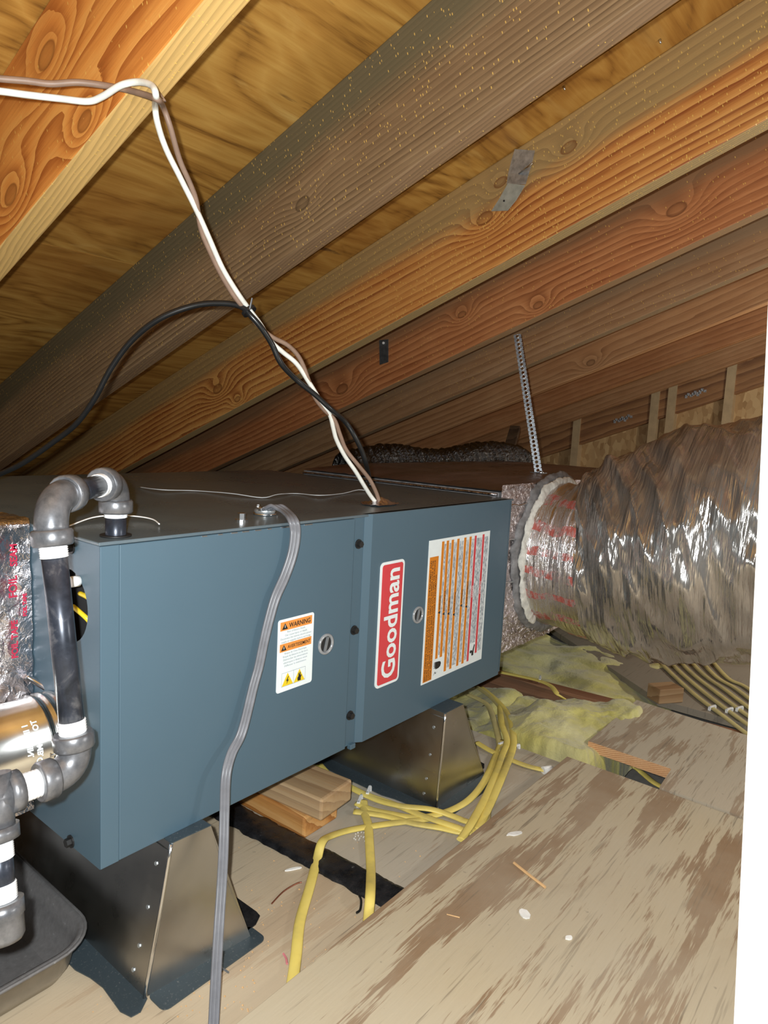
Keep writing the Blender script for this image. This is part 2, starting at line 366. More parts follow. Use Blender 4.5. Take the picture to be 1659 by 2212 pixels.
# OSB
t = NT('strand_board'); c = t.coord((1, 9, 16)); vq = t.n('ShaderNodeTexVoronoi'); t.t.links.new(t.coord((1, 22, 11), rot=(.5, 0, 0)), vq.inputs['Vector']); vq.inputs['Scale'].default_value = 2.3
g = t.n('ShaderNodeRGBToBW'); t.t.links.new(vq.outputs['Color'], g.inputs[0])
t.set(col=t.ramp(g.outputs[0], [(.1, (.36, .21, .085)), (.5, (.48, .30, .135)), (.9, (.60, .41, .2))]), rough=.75); t.bump(g.outputs[0], .3, .003); M['osb'] = t.m

# ------------------------------------------------------------------ roof frame of reference
SL = math.radians(20.5)
NRM = V((0, math.sin(SL), math.cos(SL))); DN = V((0, math.cos(SL), -math.sin(SL))); ORI = V((0, 0, .18))
C0 = 0.838; C1 = 1.045                                      # under side of rafters / under side of sheathing
def RP(px, py, c=C0): return hit(px, py, NRM, c + NRM.dot(ORI))
def roof(x, a, c): return ORI + V((x, 0, 0)) + DN*a + NRM*c

# ------------------------------------------------------------------ setting: ceiling
ceil = struct(empty('ceiling', (0, 0, 0)))
MR = Matrix((( 1, 0, 0, 0), (0, DN.y, NRM.y, 0), (0, DN.z, NRM.z, .18), (0, 0, 0, 1)))   # local x = world x, y = down slope, z = roof normal
k = 0
for iy, (a0, a1) in enumerate(((-2.0, -.83), (-.827, .42), (.423, 1.67), (1.673, 3.1))):
    for x0, x1 in (((-1.6, .85), (.853, 3.5)) if iy % 2 else ((-1.6, 1.9), (1.903, 3.5))):
        o = MB().box((x0, a0, C1), (x1, a1, C1+.014)).build('sheathing_panel', sheathing('sheathing_ply', (k*3.7+1.3, k*1.9, 0)), ceil)
        o.matrix_local = MR; k += 1
# ------------------------------------------------------------------ rafters
RX = [.119, .538, .992, 1.392, 1.793, 2.216, 2.636, 3.09]
RW = [
    dict(light=(.80, .39, .10), mid=(.70, .28, .06), dark=(.40, .12, .022), ring=26, warp=2.6, specks=.45, loc=(.3, .1, .2), edge=(.66, .42, .15), kn=((-.078, .989, .016), (-.132, .862, .012), (.078, .885, .014), (.16, .95, .012), (-.42, .93, .014))),
    dict(light=(.40, .275, .145), mid=(.29, .19, .10), dark=(.14, .088, .045), ring=105, warp=3.4, knots=.5, grey=(.128, .115, .066), greyamt=.85, specks=.9, loc=(2.3, .3, .1), edge=(.26, .16, .085), zg=.48, contrast=.8, kn=((-.089, .905, .012),)),
    dict(light=(.80, .43, .13), mid=(.64, .29, .075), dark=(.33, .10, .024), ring=58, warp=3.0, grey=(.36, .25, .105), greyamt=.85, specks=1.7, loc=(5.1, .7, .33), edge=(.42, .29, .13), zg=.5, kn=((-.198, .948, .014), (.776, .921, .015), (-.406, .985, .012), (.698, .86, .009), (-.253, 1.0, .011))),
    dict(light=(.74, .36, .15), mid=(.54, .23, .085), dark=(.27, .09, .03), ring=50, warp=2.8, specks=.4, loc=(8.4, .2, .6), edge=(.36, .22, .11), grey=(.24, .14, .07), greyamt=.85, zg=.45, contrast=.65, bump=.18, kn=((-.482, .93, .016), (-.098, .866, .010), (.633, .898, .018), (.13, .94, .01))),
    dict(light=(.62, .42, .24), mid=(.50, .31, .16), dark=(.25, .13, .06), ring=42, warp=2.6, specks=.4, loc=(11.2, .4, .8), edge=(.3, .2, .11), grey=(.29, .2, .115), greyamt=.85, zg=.3, contrast=.5, bump=.15),
    dict(light=(.66, .38, .19), mid=(.52, .27, .12), dark=(.27, .12, .05), ring=44, warp=2.6, loc=(14.4, .5, .2), grey=(.27, .17, .095), greyamt=.85, zg=.4, contrast=.5, bump=.15, kn=((.1, .87, .012),)),
    dict(light=(.66, .38, .19), mid=(.52, .27, .12), dark=(.27, .12, .05), ring=42, warp=2.6, loc=(17.7, .9, .1), grey=(.27, .175, .1), greyamt=.85, zg=.4, contrast=.5, bump=.15),
    dict(light=(.6, .37, .2), mid=(.48, .27, .13), dark=(.27, .14, .06), ring=40, warp=2.4, loc=(20.1, .3, .5), grey=(.28, .19, .11), greyamt=.8, zg=.35, contrast=.5, bump=.15),
]
RL = ['bright orange rafter nearest the viewer, cable pair stapled along its lower edge',
      'grey weathered rafter between the bright orange one and the one with a bent metal strap',
      'gold-flecked orange rafter with a bent metal strap nailed to its side',
      'reddish brown rafter from which the long perforated steel strap hangs',
      'dull brown rafter with pale scrapes, just behind the one holding the perforated strap',
      'brown rafter second beyond the one holding the perforated strap',
      'brown rafter third beyond the one holding the perforated strap',
      'farthest full rafter, next to the strand board gable wall']
MRX = Matrix(((0, -1, 0, 0), (DN.y, 0, NRM.y, 0), (DN.z, 0, NRM.z, 0), (0, 0, 0, 1)))   # local X = down slope, Y = -world x, Z = roof normal
rafters = []
for i, x in enumerate(RX):
    a0, a1 = -1.9, 2.83
    o = MB().box((a0, 0, C0), (a1, .039, C1), bev=.0025).build('rafter', wood('rafter_wood', **RW[i]))
    o.matrix_world = Matrix.Translation((x, 0, .18)) @ MRX
    tag(o, RL[i], 'rafter', 'roof rafters'); rafters.append(o)

def on_rafter(o, mb, name, m):
    ob = mb.build(name, m); inv = o.matrix_world.inverted()
    for q in ob.data.vertices: q.co = inv @ q.co
    ob.parent = o; return ob

# ------------------------------------------------------------------ gable wall
XG = 3.28
wall = struct(empty('wall_right', (XG, 0, 0)))
for y0, y1 in ((-2.0, -.02), (-.0199, 1.2), (1.2001, 2.8)):
    top = lambda y: (C1 - math.sin(SL)*y)/math.cos(SL) + .18
    for z0, zs in ((0, .66), (.6601, 9)):
        za = min(zs, top(y0)); zb = min(zs, top(y1))
        if max(za, zb) <= z0: continue
        poly = [(y0, z0), (y1, z0), (y1, max(zb, z0+.001)), (y0, max(za, z0+.001))]
        MW = Matrix(((0, 0, 1, XG), (1, 0, 0, 0), (0, 1, 0, 0), (0, 0, 0, 1)))
        MB().prism(poly, 0, .012, MW).build('strand_board_panel', M['osb'], wall)
stud_w = plain('stud_wood', (.5, .36, .2), .7, 0, .12, 25)
for px, py in ((1243, 965), (1411, 915), (1448, 905), (1575, 860)):
    p = X(px, py, XG-.04); zt = (C0+.06 - math.sin(SL)*p.y)/math.cos(SL) + .18
    MB().box((XG-.05, p.y-.02, 0), (XG, p.y+.02, zt)).build('stud', stud_w, wall)
ch = MB().box((-1.9, 0, C0-.107), (2.83, .04, C1)).build('end_rafter', wood('end_rafter_wood', (.42, .22, .1), (.33, .16, .065), (.2, .09, .04), ring=26, loc=(31, .2, .1))); ch.parent = wall
ch.matrix_local = Matrix.Translation((-.0, 0, .18)) @ MRX
npm = plain('nail_plate', (.55, .57, .58), .4, .6, .4, 120, .4)
for (px, py) in ((1345, 905), (1502, 850)):
    p = X(px, py, XG-.043); m = MB()
    for q in range(9):
        a = (q-4)*.011; b = .006*math.sin(q*2.1)
        c = p + DN*(-a) + NRM*b
        m.box((XG-.0435, c.y-.006, c.z-.008+.004*math.sin(q)), (XG-.04, c.y+.006, c.z+.008))
    m.build('nail_plate', npm, wall)['kind'] = 'stuff'

# ------------------------------------------------------------------ floor
floor = struct(empty('floor', (0, 0, 0)))
MB().box((-1.6, -2.0, -.16), (3.3, 2.9, -.15)).build('ceiling_board_below', plain('drywall_back', (.3, .28, .25), .9), floor)
deck_l = ply('deck_left_face', (.53, .43, .295), (.38, .25, .145), (.27, .2, .13), (.44, .385, .30), (1.1, .3, 0), .45, .58, .35)
deck_r = ply('deck_right_face', (.47, .42, .33), (.33, .23, .14), (.29, .25, .19), (.49, .455, .385), (4.1, .9, 0), .5, .62, .7)
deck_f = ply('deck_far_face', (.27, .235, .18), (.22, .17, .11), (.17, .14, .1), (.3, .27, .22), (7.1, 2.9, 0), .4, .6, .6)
MB().box((-1.6, -1.9, -.018), (.357, 2.85, 0)).build('deck_panel', deck_l, floor)
MB().box((.366, -1.9, -.018), (.957, 2.85, 0)).build('deck_panel', deck_r, floor)
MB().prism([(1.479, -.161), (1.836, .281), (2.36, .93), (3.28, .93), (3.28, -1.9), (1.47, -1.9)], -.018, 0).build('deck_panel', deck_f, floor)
jw = wood('joist_wood', (.36, .15, .07), (.27, .095, .04), (.15, .05, .02), ring=30, warp=1.6, loc=(3, 1, .2), grey=(.25, .19, .13), greyamt=.4)
a = Z(1080, 1458, .0); b = Z(1372, 1533, .0); d = (b-a).normalized(); e = V((-d.y, d.x, 0))
def board(name, p0, d, L, wd, z0, z1, m, parent=None, bev=.002):
    e = V((-d.y, d.x, 0)); o = MB().box((0, 0, 0), (L, wd, z1-z0), bev=bev).build(name, m, parent)
    o.matrix_local = Matrix(((d.x, e.x, 0, p0.x), (d.y, e.y, 0, p0.y), (0, 0, 1, z0), (0, 0, 0, 1))); return o
board('joist', a - d*1.3, d, 2.2, .04, -.15, .0, jw, floor)
for x in (.93, ):
    board('joist', V((x+.04, -1.9, 0)), V((0, 1, 0)), 4.7, .04, -.15, -.018, jw, floor)

# tarred seam strip between the two deck panels
p = Z(480, 1762, .012); q = Z(832, 1948, .012)
def strip_fn(u, v):
    c = p.lerp(q, u*1.35-.35); ang = v*math.pi; wv = .021 + .004*fbm((u*14, 0, 3)); cw = math.cos(ang); x = c.x + .026 - (wv+.005)*cw
    sq = math.sin(ang)**.35; return V((x, c.y, .0005 + .007*sq + .0012*fbm((u*40, v*3, 1))*sq))
o = MB().grid(90, 8, strip_fn).build('seam_strip', M['tar'])
tag(o, 'black tarred strip lying over the deck seam beneath the furnace', 'strip')

# big loose plywood sheets in front
ply_m = ply('sheet_face', (.51, .435, .30), (.215, .115, .052), (.25, .175, .1), (.48, .43, .335), (.6, .2, 0), .86, .515, .55, 1.15)
ply_m2 = ply('sheet_face_far', (.49, .425, .32), (.25, .155, .085), (.28, .21, .14), (.47, .42, .34), (9.6, 3.2, 0), .75, .53, .5, 1.5)
edge_m = wood('ply_edge', (.85, .62, .38), (.78, .52, .3), (.55, .3, .15), ring=210, warp=.4, contrast=1.0)
o = MB().box((-1.1, -1.85, .001), (.953, -.140, .0205), bev=.001).build('plywood_sheet', ply_m)
tag(o, 'large brown-streaked plywood sheet filling the foreground, laid over the deck', 'plywood')
o = MB().prism([(1.048, -.146), (1.368, -.142), tuple(Z(1478, 1549, .02))[:2], tuple(Z(1640, 1600, .02))[:2], (1.9, -.9), (1.9, -1.85), (.957, -1.85), (.957, -.327), (1.048, -.322)], .001, .024).build('plywood_sheet', ply_m2)
tag(o, 'far plywood sheet with a notched corner and a raw pale edge', 'plywood')
ed = MB().box((1.0465, -.321, .002), (1.0485, -.1465, .0238)).build('raw_edge', edge_m, o); ed['label'] = 'raw pale ply edge'
# stub of lumber
c0 = Z(1437, 1535, .0)
o = board('wood_block', Z(1440, 1527, .0)+V((.0, .02, 0)), V((.82, -.57, 0)).normalized(), .075, .05, .0005, .04, wood('stub_wood', (.5, .35, .2), (.43, .28, .15), (.33, .2, .1), ring=40, loc=(1, 1, 1)))
tag(o, 'short cut stub of lumber beside the notched plywood sheet', 'block')

# two stacked 2x4 offcuts under the cabinet
lw = wood('offcut_wood', (.80, .53, .24), (.68, .38, .13), (.42, .18, .045), ring=34, warp=2.2, loc=(.7, .2, .3))
lw2 = wood('offcut_wood_dusty', (.70, .49, .27), (.58, .38, .19), (.38, .22, .1), ring=60, warp=1.2, loc=(2.7, 1.2, .3), grey=(.36, .29, .2), greyamt=.5)
def offcut(name, pa, pb, wd, z0, z1, m):
    d = (pb-pa); L = d.length; d.normalize(); return board(name, pa, d, L, wd, z0, z1, m, None, .004)
pe = Z(656, 1815, .0); ps = pe + V((-.03, 1, 0)).normalized()*.36
o = offcut('lumber_offcut', V((ps.x, ps.y, 0)), V((pe.x, pe.y, 0)), .085, .0005, .039, lw); 
tag(o, 'lower of the two pine offcuts stacked under the furnace', 'lumber', 'pine offcuts under the furnace')
pe = Z(693, 1776, .0395); ps = pe + V((-.10, 1, 0)).normalized()*.36
o = offcut('lumber_offcut', V((ps.x, ps.y, 0)), V((pe.x, pe.y, 0)), .085, .0395, .078, lw2)
tag(o, 'upper pine offcut stacked on another under the furnace, dusty top', 'lumber', 'pine offcuts under the furnace')

# ------------------------------------------------------------------ furnace
FZ, FT, FX, FY = .18, .55, .90, .757
fur = tag(empty('furnace', (.45, .38, FZ)), 'slate grey horizontal gas furnace with red maker plaque, standing on two sheet metal saddles', 'furnace')
MB().box((0, .0, FT-.004), (FX, FY, FT), bev=.001).build('top_panel', M['slate_top'], fur)
MB().box((.004, .004, FZ), (FX, FY, FZ+.004)).build('bottom_panel', M['slate'], fur)
MB().box((.004, FY-.004, FZ+.004), (FX, FY, FT-.004)).build('back_panel', M['slate'], fur)
MB().box((FX-.004, .004, FZ+.004), (FX, FY-.004, FT-.004)).build('end_panel', M['slate'], fur)
# left face with a real knock-out hole
hc = X(160, 1312, 0); hy, hz, hr = hc.y+.012, hc.z, .042
m = MB(); N = 40; ang = [2*math.pi*k/N for k in range(N)]
def rect_pt(a):
    dy, dz = math.cos(a), math.sin(a); k = 1e9
    for dd, lo, hi, o0 in ((dy, -.0012, FY-.004, hy), (dz, FZ, FT-.004, hz)):
        if abs(dd) > 1e-9: k = min(k, ((hi if dd > 0 else lo)-o0)/dd)
    return (hy+dy*k, hz+dz*k)
cor = [math.atan2(z-hz, y-hy) % (2*math.pi) for y in (-.0012, FY-.004) for z in (FZ, FT-.004)]
ang = sorted(ang+cor); N = len(ang)
vs = []
for xx in (0, .003):
    vs += [V((xx, hy+math.cos(a)*hr, hz+math.sin(a)*hr)) for a in ang] + [V((xx, *rect_pt(a))) for a in ang]
fs = []
for k in range(N):
    k2 = (k+1) % N
    fs += [(k, k2, N+k2, N+k), (2*N+k, 3*N+k, 3*N+k2, 2*N+k2), (k, 2*N+k, 2*N+k2, k2)]
m.add(vs, fs); m.build('side_panel', M['slate'], fur)
MB().box((.03, .03, FZ+.02), (.034, .3, FT-.02)).build('shade_sheet', M['inside'], fur)  # near-black sheet paints the shade of the hollow cabinet behind the hole
# front: corner flange, burner door, screw strip, blower door
MB().box((.0004, -.0015, FZ), (.0225, .004, FT-.0042), bev=.0008).build('corner_flange', M['slate'], fur)
MB().box((.0228, -.001, FZ), (.406, .012, FT-.0045), bev=.0012).build('burner_door', M['slate'], fur)
MB().box((.406, .004, FZ+.004), (.446, .008, FT-.004)).build('screw_strip', M['slate'], fur)
poly = [(.4325, .0035), (.4435, -.004), (.8801, -.004), (.8801, .008), (.4325, .008)]
MB().prism(poly, FZ, FT).build('blower_door', M['slate'], fur)
MB().box((.878, .008, FZ), (.8812, .02, FT), bev=.0004).build('door_return', M['slate'], fur)
MB().box((.418, -.002, FZ-.006), (.43, .006, FZ+.002), bev=.001).build('door_clip', M['slate'], fur)
# door edge scuffs: the worn folded lip along the top
m = MB()
for k in range(9):
    x = .13 + k*.021 + random.uniform(-.004, .004); m.box((x, -.0017, FT-.0062), (x+random.uniform(.006, .016), -.0005, FT-.0046))
m.build('worn_lip', M['bright'], fur)['kind'] = 'stuff'
def hexscrew(c, n, r, h, name, m, parent):
    n = V(n).normalized(); mb = MB(); mb.tube([c, c+n*h*.25], r*1.45, 14, smooth=False); mb.tube([c+n*h*.2, c+n*h], r, 6, smooth=False)
    return mb.build(name, m, parent)
for px, py in ((774, 1175), (764, 1361), (755, 1545)):
    p = Y(px, py, .004); hexscrew(V((p.x, .004, p.z)), (0, -1, 0), .0052, .007, 'screw', M['ink'], fur)
for px, py in ((155, 1182), (154, 1817)):
    p = X(px, py, 0); hexscrew(V((0, p.y, p.z)), (-1, 0, 0), .0052, .007, 'screw', M['ink'], fur)
p = Z(521, 1126, FT); hexscrew(p, (0, 0, 1), .006, .011, 'screw', M['bright'], fur)['label'] = 'bright hex screw on the top panel'
# quarter-turn latches
def latch(px, py, yy, r):
    c = Y(px, py, yy); c.y = yy; mb = MB()
    prof = [(r*1.0, 0), (r*1.0, -.0025), (r*.86, -.0035), (r*.74, -.0025), (r*.72, 0)]
    mb.grid(len(prof)-1, 28, lambda u, v: V((c.x+prof[round(u*(len(prof)-1))][0]*math.cos(v*2*math.pi), yy+prof[round(u*(len(prof)-1))][1], c.z+prof[round(u*(len(prof)-1))][0]*math.sin(v*2*math.pi))), closev=True)
    rim = mb.build('latch_rim', plain('smoked_plastic', (.33, .35, .37), .18, .3), fur)
    MB().tube([V((c.x, yy-.0006, c.z)), V((c.x, yy-.0001, c.z))], r*.74, 24).build('latch_well', M['ink'], rim)
    MB().box((-r*.12, -.003, -r*.7), (r*.12, -.0006, r*.7), Matrix.Translation((c.x, yy, c.z)) @ Matrix.Rotation(.25, 4, 'Y')).build('latch_bar', plain('latch_grey', (.16, .17, .18), .25), rim)
latch(703, 1391, -.001, .0158); latch(902, 1328, -.004, .0150)

# ---- printing.  FR(o, rot) maps text plane to the front face
def face(p, y, rot=False):
    return Matrix(((0, -1, 0, p[0]), (0, 0, -1, y), (1, 0, 0, p[1]), (0, 0, 0, 1))) if rot else Matrix(((1, 0, 0, p[0]), (0, 0, -1, y), (0, 1, 0, p[1]), (0, 0, 0, 1)))
def rrect(x0, z0, x1, z1, r, n=6):
    P = []
    for cx, cz, a0 in ((x1-r, z1-r, 0), (x0+r, z1-r, 90), (x0+r, z0+r, 180), (x1-r, z0+r, 270)):
        P += [(cx+r*math.cos(math.radians(a0+90*k/n)), cz+r*math.sin(math.radians(a0+90*k/n))) for k in range(n+1)]
    return P
def plate(name, poly, y0, y1, m, parent):   # polygon in (x, z), thickness from y0 (front) to y1
    MM = Matrix(((1, 0, 0, 0), (0, 0, 1, 0), (0, 1, 0, 0), (0, 0, 0, 1)))
    return MB().prism(poly, y0, y1, MM).build(name, m, parent)
# maker plaque
tl = Y(815, 1215, -.004); br = Y(861, 1480, -.004)
gx0, gx1 = tl.x, Y(867, 1340, -.004).x-.001; gz0, gz1 = Y(812, 1488, -.004).z, Y(817, 1217, -.004).z
gx0 = Y(815, 1350, -.004).x
pl = plate('maker_plaque', rrect(gx0, gz0, gx1, gz1, .0085), -.0056, -.0041, M['label_white'], fur); pl['label'] = 'white and red maker plaque'
b_ = .0045
plate('red_field', rrect(gx0+b_, gz0+b_, gx1-b_, gz1-b_, .005), -.0060, -.0055, M['red'], pl)
Wd = gx1-gx0; H_ = gz1-gz0
tm = text_mb('Goodman', 1.0, Matrix.Identity(4), .022)
xs = [q[0] for q in tm.v]; x0_, x1_ = min(xs), max(xs); yt = max(q[1] for q in tm.v)
kx = (H_-2*b_-.016)/(x1_-x0_); ky = (Wd*.56)/yt
MM = face((gx1-b_-Wd*.155, gz0+b_+.008), -.0061, True)
tm.v = [tuple(MM @ V(((q[0]-x0_)*kx, q[1]*ky, 0))) for q in tm.v]
tm.build('lettering', M['label_white'], pl)
# warning label on the burner door
wx0 = Y(598, 1420, -.001).x; wx1 = Y(675, 1400, -.001).x; wz1 = Y(600, 1341, -.001).z; wz0 = Y(597, 1499, -.001).z
lab = plate('warning_label', rrect(wx0, wz0, wx1, wz1, .004), -.0018, -.0011, M['label_white'], fur)
LW = wx1-wx0; LH = wz1-wz0
def lx(u): return wx0+u*LW
def lz(v): return wz0+v*LH
def rect(u0, v0, u1, v1): return [(lx(u0), lz(v0)), (lx(u1), lz(v0)), (lx(u1), lz(v1)), (lx(u0), lz(v1))]
YL = -.0019
plate('orange_band', rect(.06, .845, .94, .965), YL-.0002, YL+.0004, M['orange'], lab)
plate('orange_band', rect(.06, .555, .94, .665), YL-.0002, YL+.0004, M['orange'], lab)
ink = MB(); gink = MB()
def put(mb, body, u, v, h, y=YL-.0004, wmax=None, align='LEFT', bold=0):
    t_ = text_mb(body, 1.0, Matrix.Identity(4), bold); xs = [q[0] for q in t_.v]; a, b = min(xs), max(xs); zmax = .72
    k = h*LH/zmax; kx = k if wmax is None else wmax*LW/(b-a)
    ox = lx(u) - (0 if align == 'LEFT' else (b-a)*kx/2)
    mb.add([V((ox+(q[0]-a)*kx, y, lz(v)+q[1]*k)) for q in t_.v], t_.f)
def tri(mb, u, v, su, sv, y): mb.add([V((lx(u), y, lz(v))), V((lx(u+su), y, lz(v))), V((lx(u+su/2), y, lz(v+sv)))], [(0, 1, 2)])
put(ink, 'WARNING', .29, .872, .065, wmax=.60, bold=.02)
put(ink, 'AVERTISSEMENT', .27, .587, .048, wmax=.64, bold=.01)
tri(ink, .10, .862, .16, .085, YL-.0004); tri(ink, .09, .572, .15, .078, YL-.0004)
for k, s in enumerate(('Risk of Electric Shock.', 'Can cause injury or death.', 'Disconnect the remote electric power', 'supply or supplies before servicing.')):
    put(gink, s, .5, .808-k*.043, .026, align='C', wmax=(.5, .62, .86, .82)[k])
for k, s in enumerate(('Risque de Choc Electrique.', 'Risque de blessure ou de mort.', 'Debrancher les alimentations', 'electriques à distance avant', "d'effectuer la maintenance.")):
    put(gink, s, .5, .515-k*.043, .026, align='C', wmax=(.62, .7, .68, .66, .62)[k])
yel = MB(); tri(yel, .14, .075, .31, .175, YL-.0003); tri(yel, .47, .075, .31, .175, YL-.0003); yel.build('hazard_triangles', M['tri_yellow'], lab)['kind'] = 'stuff'
for (u0, v0, u1, v1) in ((.13, .07, .135, .26), (.46, .07, .465, .26), (.79, .07, .795, .26), (.13, .07, .795, .074), (.13, .256, .795, .26)):
    gink.add([V((lx(a), YL-.0003, lz(b))) for a, b in ((u0, v0), (u1, v0), (u1, v1), (u0, v1))], [(0, 1, 2, 3)])
zz = [(.31, .20), (.25, .135), (.29, .14), (.265, .09), (.335, .155), (.295, .15), (.325, .20)]
ink.add([V((lx(a), YL-.0005, lz(b))) for a, b in zz], [tuple(range(7))])
hand = [(.58, .085), (.67, .085), (.665, .12), (.69, .15), (.675, .165), (.655, .15), (.655, .2), (.635, .205), (.625, .165), (.61, .2), (.595, .19), (.6, .15), (.57, .13)]
ink.add([V((lx(a), YL-.0005, lz(b))) for a, b in hand], [tuple(range(len(hand)))])
wh = MB(); wh.add([V((lx(a), YL-.0006, lz(b))) for a, b in ((.172, .885), (.188, .885), (.184, .925), (.176, .925))], [(0, 1, 2, 3)])
wh.add([V((lx(a), YL-.0006, lz(b))) for a, b in ((.157, .592), (.172, .592), (.169, .628), (.16, .628))], [(0, 1, 2, 3)]); wh.build('exclamation_mark', M['label_white'], lab)['kind'] = 'stuff'
ink.build('black_print', M['ink'], lab)['kind'] = 'stuff'; gink.build('small_print', M['ink_grey'], lab)['kind'] = 'stuff'
# large instruction label on the blower door
ix0 = Y(918, 1320, -.004).x; ix1 = Y(1048, 1290, -.004).x; iz0 = Y(910, 1480, -.004).z; iz1 = Y(928, 1168, -.004).z
ins = plate('instruction_label', [(ix0, iz0), (ix1, iz0), (ix1, iz1), (ix0, iz1)], -.0050, -.0041, M['label_white'], fur); ins['label'] = 'large white instruction label with orange and red bars'
IW = ix1-ix0; IH = iz1-iz0
def ir(u0, v0, u1, v1): return [(ix0+u0*IW, iz0+v0*IH), (ix0+u1*IW, iz0+v0*IH), (ix0+u1*IW, iz0+v1*IH), (ix0+u0*IW, iz0+v1*IH)]
plate('orange_header', ir(.02, .012, .150, .885), -.0053, -.0049, M['deep_orange'], ins)
bars = [(.19, .15, .98), (.262, .15, .98), (.34, .03, .98), (.43, .03, .98), (.545, .03, .98), (.635, .03, .98)]
for u, v0, v1 in bars: plate('orange_bar', ir(u, v0, u+.036, v1), -.0053, -.0049, M['deep_orange'], ins)
for u, v0 in ((.725, .03), (.865, .07)): plate('red_bar', ir(u, v0, u+.033, .98), -.0053, -.0049, M['red'], ins)
for u0, u1, v0 in ((.232, .258, .17), (.302, .335, .17), (.382, .424, .05), (.472, .538, .05), (.587, .628, .05), (.676, .718, .05), (.765, .858, .16), (.905, .975, .08)):
    plate('fine_print_column', ir(u0, v0, u1, .96), -.00515, -.0049, M['print'], ins)
ik = MB()
def iput(mb, body, u, v, hu, lenv, bold=.01, y=-.0055):
    t_ = text_mb(body, 1.0, Matrix.Identity(4), bold); xs = [q[0] for q in t_.v]; a, b = min(xs), max(xs)
    kx = lenv*IH/(b-a); ky = hu*IW/.72; MM = face((ix0+u*IW, iz0+v*IH), y, True)
    mb.add([MM @ V(((q[0]-a)*kx, q[1]*ky, 0)) for q in t_.v], t_.f)
for k, (s, L) in enumerate((('BEFORE OPENING THE FURNACE DOORS TO ACCESS THE EQUIPMENT AND', .84), ('ENSURE THAT THE CONTROL BOARD IS NOT DISPLAYING AN ERROR CODE. IF THE', .84), ('CONTROL BOARD IS DISPLAYING THE ERROR CODE, DO NOT OPEN THE FURNACE', .84), ('DOOR. REFER TO THE INSTALLATION INSTRUCTIONS FOR INFORMATION.', .74))):
    iput(ik, s, .052+k*.028, .02, .019, L, .012)
for k, (u, v, s) in enumerate(((.222, .50, 'WARNING'), (.294, .48, 'ADVERTENCIA'), (.372, .47, 'WARNING'), (.462, .45, 'ADVERTENCIA'), (.577, .50, 'WARNING'), (.667, .48, 'AVERTISSEMENT'))):
    iput(ik, s, u, v, .022, .1 + .012*max(0, len(s)-7), .015)
    ik.add([V((ix0+(u+.002)*IW, -.0056, iz0+(v-.03)*IH)), V((ix0+(u+.002)*IW, -.0056, iz0+(v-.006)*IH)), V((ix0+(u-.034)*IW, -.0056, iz0+(v-.018)*IH))], [(0, 1, 2)])
# hand and figure pictograms
hn = [(.17, .085), (.2, .085), (.2, .075), (.245, .075), (.275, .085), (.285, .105), (.275, .12), (.25, .125), (.2, .128), (.165, .124), (.2, .118), (.165, .112), (.2, .107), (.165, .10), (.2, .096)]
ik.add([V((ix0+a*IW, -.0056, iz0+b*IH)) for a, b in hn], [tuple(range(len(hn)))])
ik.add([V((ix0+a*IW, -.0056, iz0+b*IH)) for a, b in ((.17, .03), (.2, .06), (.21, .045), (.24, .055), (.205, .04), (.2, .052))], [tuple(range(6))])
ik.add([V((ix0+(.79+.022*math.cos(q*.785))*IW, -.0056, iz0+(.095+.012*math.sin(q*.785))*IH)) for q in range(8)], [tuple(range(8))])
ik.add([V((ix0+a*IW, -.0056, iz0+b*IH)) for a, b in ((.81, .06), (.835, .062), (.84, .1), (.855, .14), (.84, .145), (.82, .105), (.8, .075))], [tuple(range(7))])
ik.build('black_print', M['ink'], ins)['kind'] = 'stuff'
wk = MB(); iput(wk, 'DANGER', .752, .52, .02, .09); iput(wk, 'PELIGRO', .892, .53, .02, .095); wk.build('white_print', M['label_white'], ins)['kind'] = 'stuff'

# wires inside the knock-out
for j, (m_, pts) in enumerate(((M['tri_yellow'], [(-.004, .02, -.004), (.0, -.006, -.014), (.012, .0, -.03)]), (M['tri_yellow'], [(.004, .02, .01), (.004, -.012, .006), (.015, -.02, -.02)]), (M['staple'], [(.006, .03, .03), (.008, -.01, .034), (.02, -.02, .02)]))):
    MB().tube(spl([V((.012+a, hy-.012+b*.9, hz+c)) for a, b, c in pts], 6), .0028, 8).build('inner_wire', m_, fur)
p = X(163, 1250, -.004); MB().tube([V((.0, p.y, p.z-.003)), V((-.01, p.y, p.z-.003))], .006, 14).build('wire_nut', M['staple'], fur)
# foil patch where the cables enter
pc = Z(822, 1090, FT)
def crum(u, v):
    a = v*2*math.pi; r = u*(.032+.012*fbm((math.cos(a)*2, math.sin(a)*2, 5))); return V((pc.x+math.cos(a)*r*1.25, pc.y+math.sin(a)*r*.8, FT+.0015+.012*max(0, 1-u*1.4)+.003*abs(fbm((math.cos(a)*r*90, math.sin(a)*r*90, 2)))))
MB().grid(8, 30, crum, closev=True).build('foil_patch', M['foil_left'], fur)['label'] = 'crumpled foil patch sealing the cable hole'

